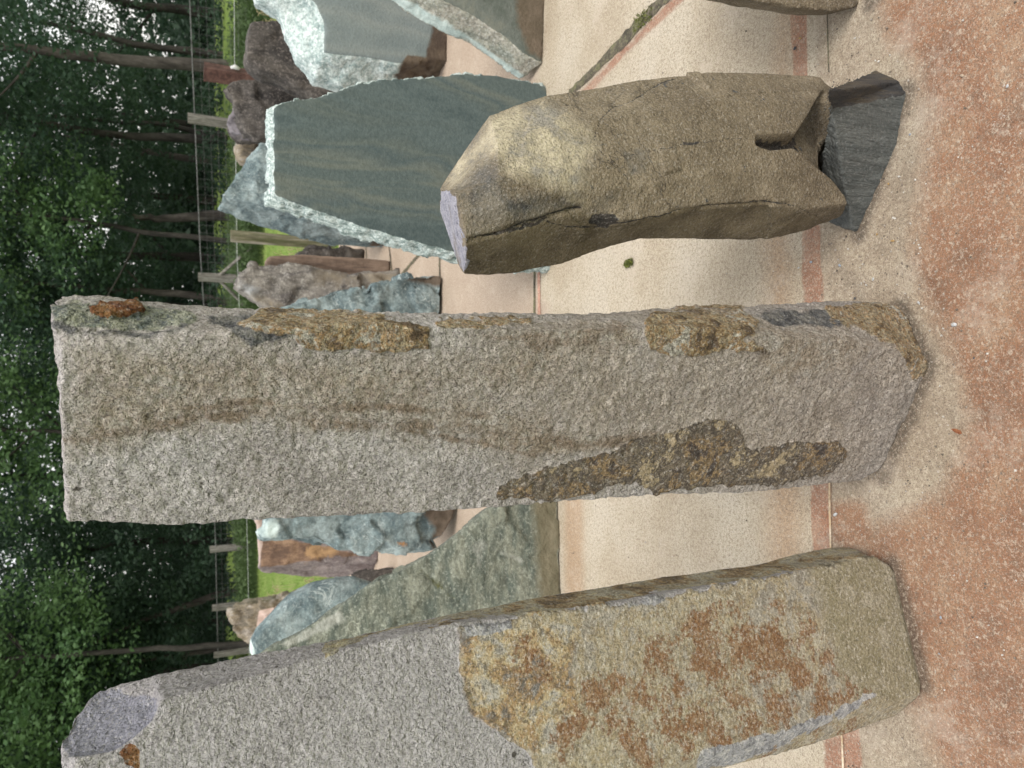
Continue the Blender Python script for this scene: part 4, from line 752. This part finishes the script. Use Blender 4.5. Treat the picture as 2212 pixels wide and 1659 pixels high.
# ------------------------------------------------------------------ fence
FL, FR = atY('D', 465, 1187, 20.0), atY('D', 410, 0, 14.6)
ft = (FR - FL); ft[2] = 0; fn = np.array([-ft[1], ft[0], 0]); fn /= np.linalg.norm(fn)
if fn[1] < 0: fn = -fn
PF = Plane(FL, fn)
fence = bpy.data.objects.new('wire_fence', None); COL.objects.link(fence); fb = (FL + FR) / 2; fence.location = (fb[0], fb[1], terrain(fb[0], np.array(fb[1])))
tag(fence, 'wire mesh fence on weathered wooden posts in front of the dark woods', 'fence'); fo = np.array(fence.location)
def boxpost(base, top, w):
    t = np.linspace(0, 1, 5)[:, None]; P = base + (top - base) * t; V, F_ = tube(P, [w * .71] * 5, 4); V += RNG.normal(size=V.shape) * .003
    F_ = [list(f) for f in F_] + [[16, 17, 18, 19]]; return V, np.array(F_)
def post_at(x, y, w=.11):
    top = PF.hit('D', x, y); top[2] += .02; base = top.copy(); base[2] = float(terrain(base[0], np.array(base[1]))) - .1
    V, F_ = boxpost(base - fo, top - fo, w); link_mesh('post', mesh_np('post', V, F_), M_wood, fence); return base, top
for (x, y, w) in ((408, 255, .15), (430, 598, .14), (455, 1187, .13), (460, 1313, .13), (463, 1415, .13), (466, 1540, .13), (469, 1660, .13), (403, 60, .13), (420, 430, .1)):
    if (x, y) == (420, 430) or (x, y) == (403, 60): continue
    bs_, tp = post_at(x, y, w)
    if y == 598:
        for sgn in (-1, 1):
            a_ = lerp(bs_, tp, .72); c_ = bs_ + ft / np.linalg.norm(ft) * .75 * sgn + [0, 0, .25]; V, F_ = tube(np.array([a_, c_]) - fo, [.035, .035], 6); link_mesh('brace', mesh_np('brace', V, F_), M_wood, fence)
def wireline(xa, ya, xb, yb, r, n=2): return tube(np.array([PF.hit('D', xa + (xb - xa) * t, ya + (yb - ya) * t) for t in np.linspace(0, 1, n)]) - fo, [r] * n, 5)
topa, topb = PF.hit('D', 403, -250), PF.hit('D', 478, 1750)
V, F_ = tube(np.array([PF.hit('D', *q) for q in ((400, -300), (410, 0), (433, 548), (456, 900), (466, 1187), (471, 1415), (478, 1800))]) - fo, [.009] * 7, 6)
link_mesh('top_wire', mesh_np('top_wire', V, F_), M_wire, fence)
parts = []
pth = [PF.hit('D', *q) for q in ((400, -300), (410, 0), (433, 548), (456, 900), (466, 1187), (471, 1415), (478, 1800))]
for k in range(1, 9):
    parts.append(tube(np.array([p - [0, 0, k * .14] for p in pth]) - fo, [.0015] * 7, 4))
seg = np.linalg.norm(pth[-1] - pth[0]); xs_ = np.array([np.linalg.norm((p - pth[0])[:2]) for p in pth])
for s_ in np.arange(0, xs_[-1], .16):
    p = np.array([np.interp(s_, xs_, [q[k] for q in pth]) for k in range(3)]); parts.append(tube(np.array([p, p - [0, 0, 1.15]]) - fo, [.0014] * 2, 4))
V, F_ = join(parts); link_mesh('wire_mesh', mesh_np('wire_mesh', V, F_), M_wire, fence)
# a low white wire on the near side, carried by the steel post and a mossy wooden post
PW = Plane(PF.p - fn * 3.0, fn)
V, F_ = tube(np.array([PW.hit('D', *q) for q in ((503, -300), (506, 0), (507, 165), (512, 548), (527, 900), (535, 1200), (538, 1350), (545, 1800))]), [.004] * 8, 6)
o = link_mesh('electric_wire', mesh_np('electric_wire', V, F_), M_wirew); tag(o, 'single pale wire strung low in front of the mesh fence', 'wire')
def standalone_post(name, label, xy, w, mat, Y, cat='post'):
    top = atY('D', *xy, Y); base = top.copy(); base[2] = float(terrain(base[0], np.array(base[1]))) - .02; V, F_ = boxpost(np.zeros(3), top - base, w); e = link_mesh(name, mesh_np(name, V, F_), mat); e.location = base; tag(e, label, cat); return e, top, base
standalone_post('wooden_post', 'mossy square wooden post with one pale side, beside the blue-green pointed stone', (498, 510), .10, M_wood2, 8.9)
e = bpy.data.objects.new('steel_post', None); COL.objects.link(e); tp = atY('D', 440, 154, 10.6); gz = float(terrain(tp[0], np.array(tp[1]))); e.location = (tp[0], tp[1], gz); tag(e, 'rust-brown square steel post with a white insulator', 'post')
V, F_ = boxpost(np.array([0, 0, -.05]), np.array([0, 0, tp[2] - gz]), .19); link_mesh('column', mesh_np('column', V, F_), M_rusty, e)
ip = atY('D', 507, 154, 10.6) - np.array(e.location); V, F_ = tube([ip + [0, -.11, -.05], ip + [0, -.15, 0], ip + [0, -.11, .05]], [.02, .035, .02], 8); link_mesh('insulator', mesh_np('insulator', V, F_, True), M_wirew, e)

# ------------------------------------------------------------------ grass, weeds, dry stalks
def blades(P, h, w, mat, name, rng, lean=.35):
    n = len(P); a = rng.random(n) * 6.28; d_ = np.stack([np.cos(a), np.sin(a), a * 0], 1); hh = h * rng.uniform(.5, 1.3, n); tipo = rng.normal(size=(n, 3)) * lean * hh[:, None]; tipo[:, 2] = hh
    V = np.stack([P - d_ * w, P + d_ * w, P + tipo * .6 + d_ * w * .5, P + tipo], 1).reshape(-1, 3); return V, np.arange(n * 4).reshape(-1, 4)
n = 42000; X = rg.uniform(-11, 11, n); Y = 8.75 + 12 * rg.random(n) ** 1.2; P = np.stack([X, Y, terrain(X, Y)], 1); V, Fq = blades(P, .07, .006, M_blade, 'g', rg)
tag(link_mesh('grass', mesh_np('grass', V, Fq), M_blade), 'short bright green grass between the paving and the fence', 'grass', kind='stuff')
n = 30000; u = rg.random(n) * 1.3 - .12; q = FL[None] + (FR - FL)[None] * u[:, None] + fn * rg.uniform(-.9, 2.6, n)[:, None]; q[:, 2] = terrain(q[:, 0], q[:, 1]); hh = .55 * (.5 + .5 * (fbm(q * .8, 2, 4) + 1) / 1.3)
V, Fq = blades(q, 1, .008, M_weed, 'w', rg, .15); V = V.reshape(-1, 4, 3); V = q[:, None] + (V - q[:, None]) * np.r_['-1', hh[:, None], hh[:, None], hh[:, None]][:, None]; 
c_ = q[:3600] + [0, 0, .3]; V2, F2 = leaves(c_, np.full(3600, .2), 8, .045, 1.1, rg); V3, F3 = join([(V.reshape(-1, 3), Fq), (V2, F2)])
tag(link_mesh('weeds', mesh_np('weeds', V3, F3), M_weed), 'tall nettles and weeds growing along the mesh fence', 'weeds', kind='stuff')
def stalks(label, v, x, y, Y, h, n=26):
    p = atY(v, x, y, Y); z = float(terrain(p[0], np.array(p[1]))); parts = []
    for _ in range(n):
        b0 = np.array([random.gauss(0, .08), random.gauss(0, .08), 0]); t0 = b0 + [random.gauss(0, .18) * h, random.gauss(0, .1), h * random.uniform(.6, 1.1)]
        mid_ = (b0 + t0) / 2 + [random.gauss(0, .03), 0, 0]; parts.append(tube([b0, mid_, t0], [.003, .0025, .002], 4))
        for k in range(7): s_ = t0 - (t0 - mid_) * k * .06; parts.append(tube([s_, s_ + [random.gauss(0, .03), random.gauss(0, .03), .025]], [.004, .001], 4))
    V, F_ = join(parts); o = link_mesh('dry_grass_tuft', mesh_np('dry_grass_tuft', V, F_), M_dry); o.location = (p[0], p[1], z); tag(o, label, 'grass tuft', 'dry grass tufts')
stalks('dry straw-coloured grass tuft at the foot of the steel post', 'A', 1700, 450, 8.9, .75, 34); stalks('straw-coloured grass tuft at the far right of the upright view', 'A', 1700, 60, 9.3, .8)
stalks('dry grass tuft by the mossy wooden post', 'J', 420, 110, 9.5, .55, 20); stalks('dry grass tuft leaning beside the grey-brown upright stone', 'J', 420, 480, 9.3, .5, 14)
stalks('pale dry grass tuft in the lawn near the pointed rock', 'C', 1700, 630, 9.4, .3, 22); stalks('dry grass stalks standing behind the pointed rock', 'C', 1480, 670, 12, .45, 14)
g = ground('L', 555, 572); V = np.array([[-.012, 0, .004], [-.004, -.004, .001], [.008, -.003, .002], [.014, .001, .005], [.006, .005, .002], [-.005, .005, .0015], [0, 0, .0035]]); me = bpy.data.meshes.new('fallen_leaf'); me.from_pydata(V.tolist(), [], [(0, 1, 6), (1, 2, 6), (2, 3, 6), (3, 4, 6), (4, 5, 6), (5, 0, 6)]); me.update()
o = link_mesh('fallen_leaf', me, stone_mat('dry_leaf', [(.20, .07, .03), (.34, .15, .07)], 60)); o.location = (g[0], g[1], .003); o.rotation_euler = (0, 0, 1.2); tag(o, 'small orange-brown fallen leaf on the red paving before the centre pillar', 'leaf')
# moss tuft and a fallen leaf on the paving
for (v, x, y, r, lb, nm) in (('F', 862, 925, .024, 'small green weed growing in the cream paving', 'weed'), ('K', 583, 82, .05, 'bright green moss cushion in the diagonal paving joint', 'moss')):
    g = ground(v, x, y); n = 260; P = np.stack([np.clip(rg.normal(size=n), -1.6, 1.6) * r * .35, np.clip(rg.normal(size=n), -1.6, 1.6) * r * .7, np.zeros(n)], 1); V, Fq = blades(P, .007, .003, M_blade, 'm', rg, .8); o = link_mesh(nm, mesh_np(nm, V, Fq), M_moss2); o.location = (g[0], g[1], .004); tag(o, lb, nm)
print('verts', sum(len(o.data.vertices) for o in bpy.data.objects if o.type == 'MESH'))
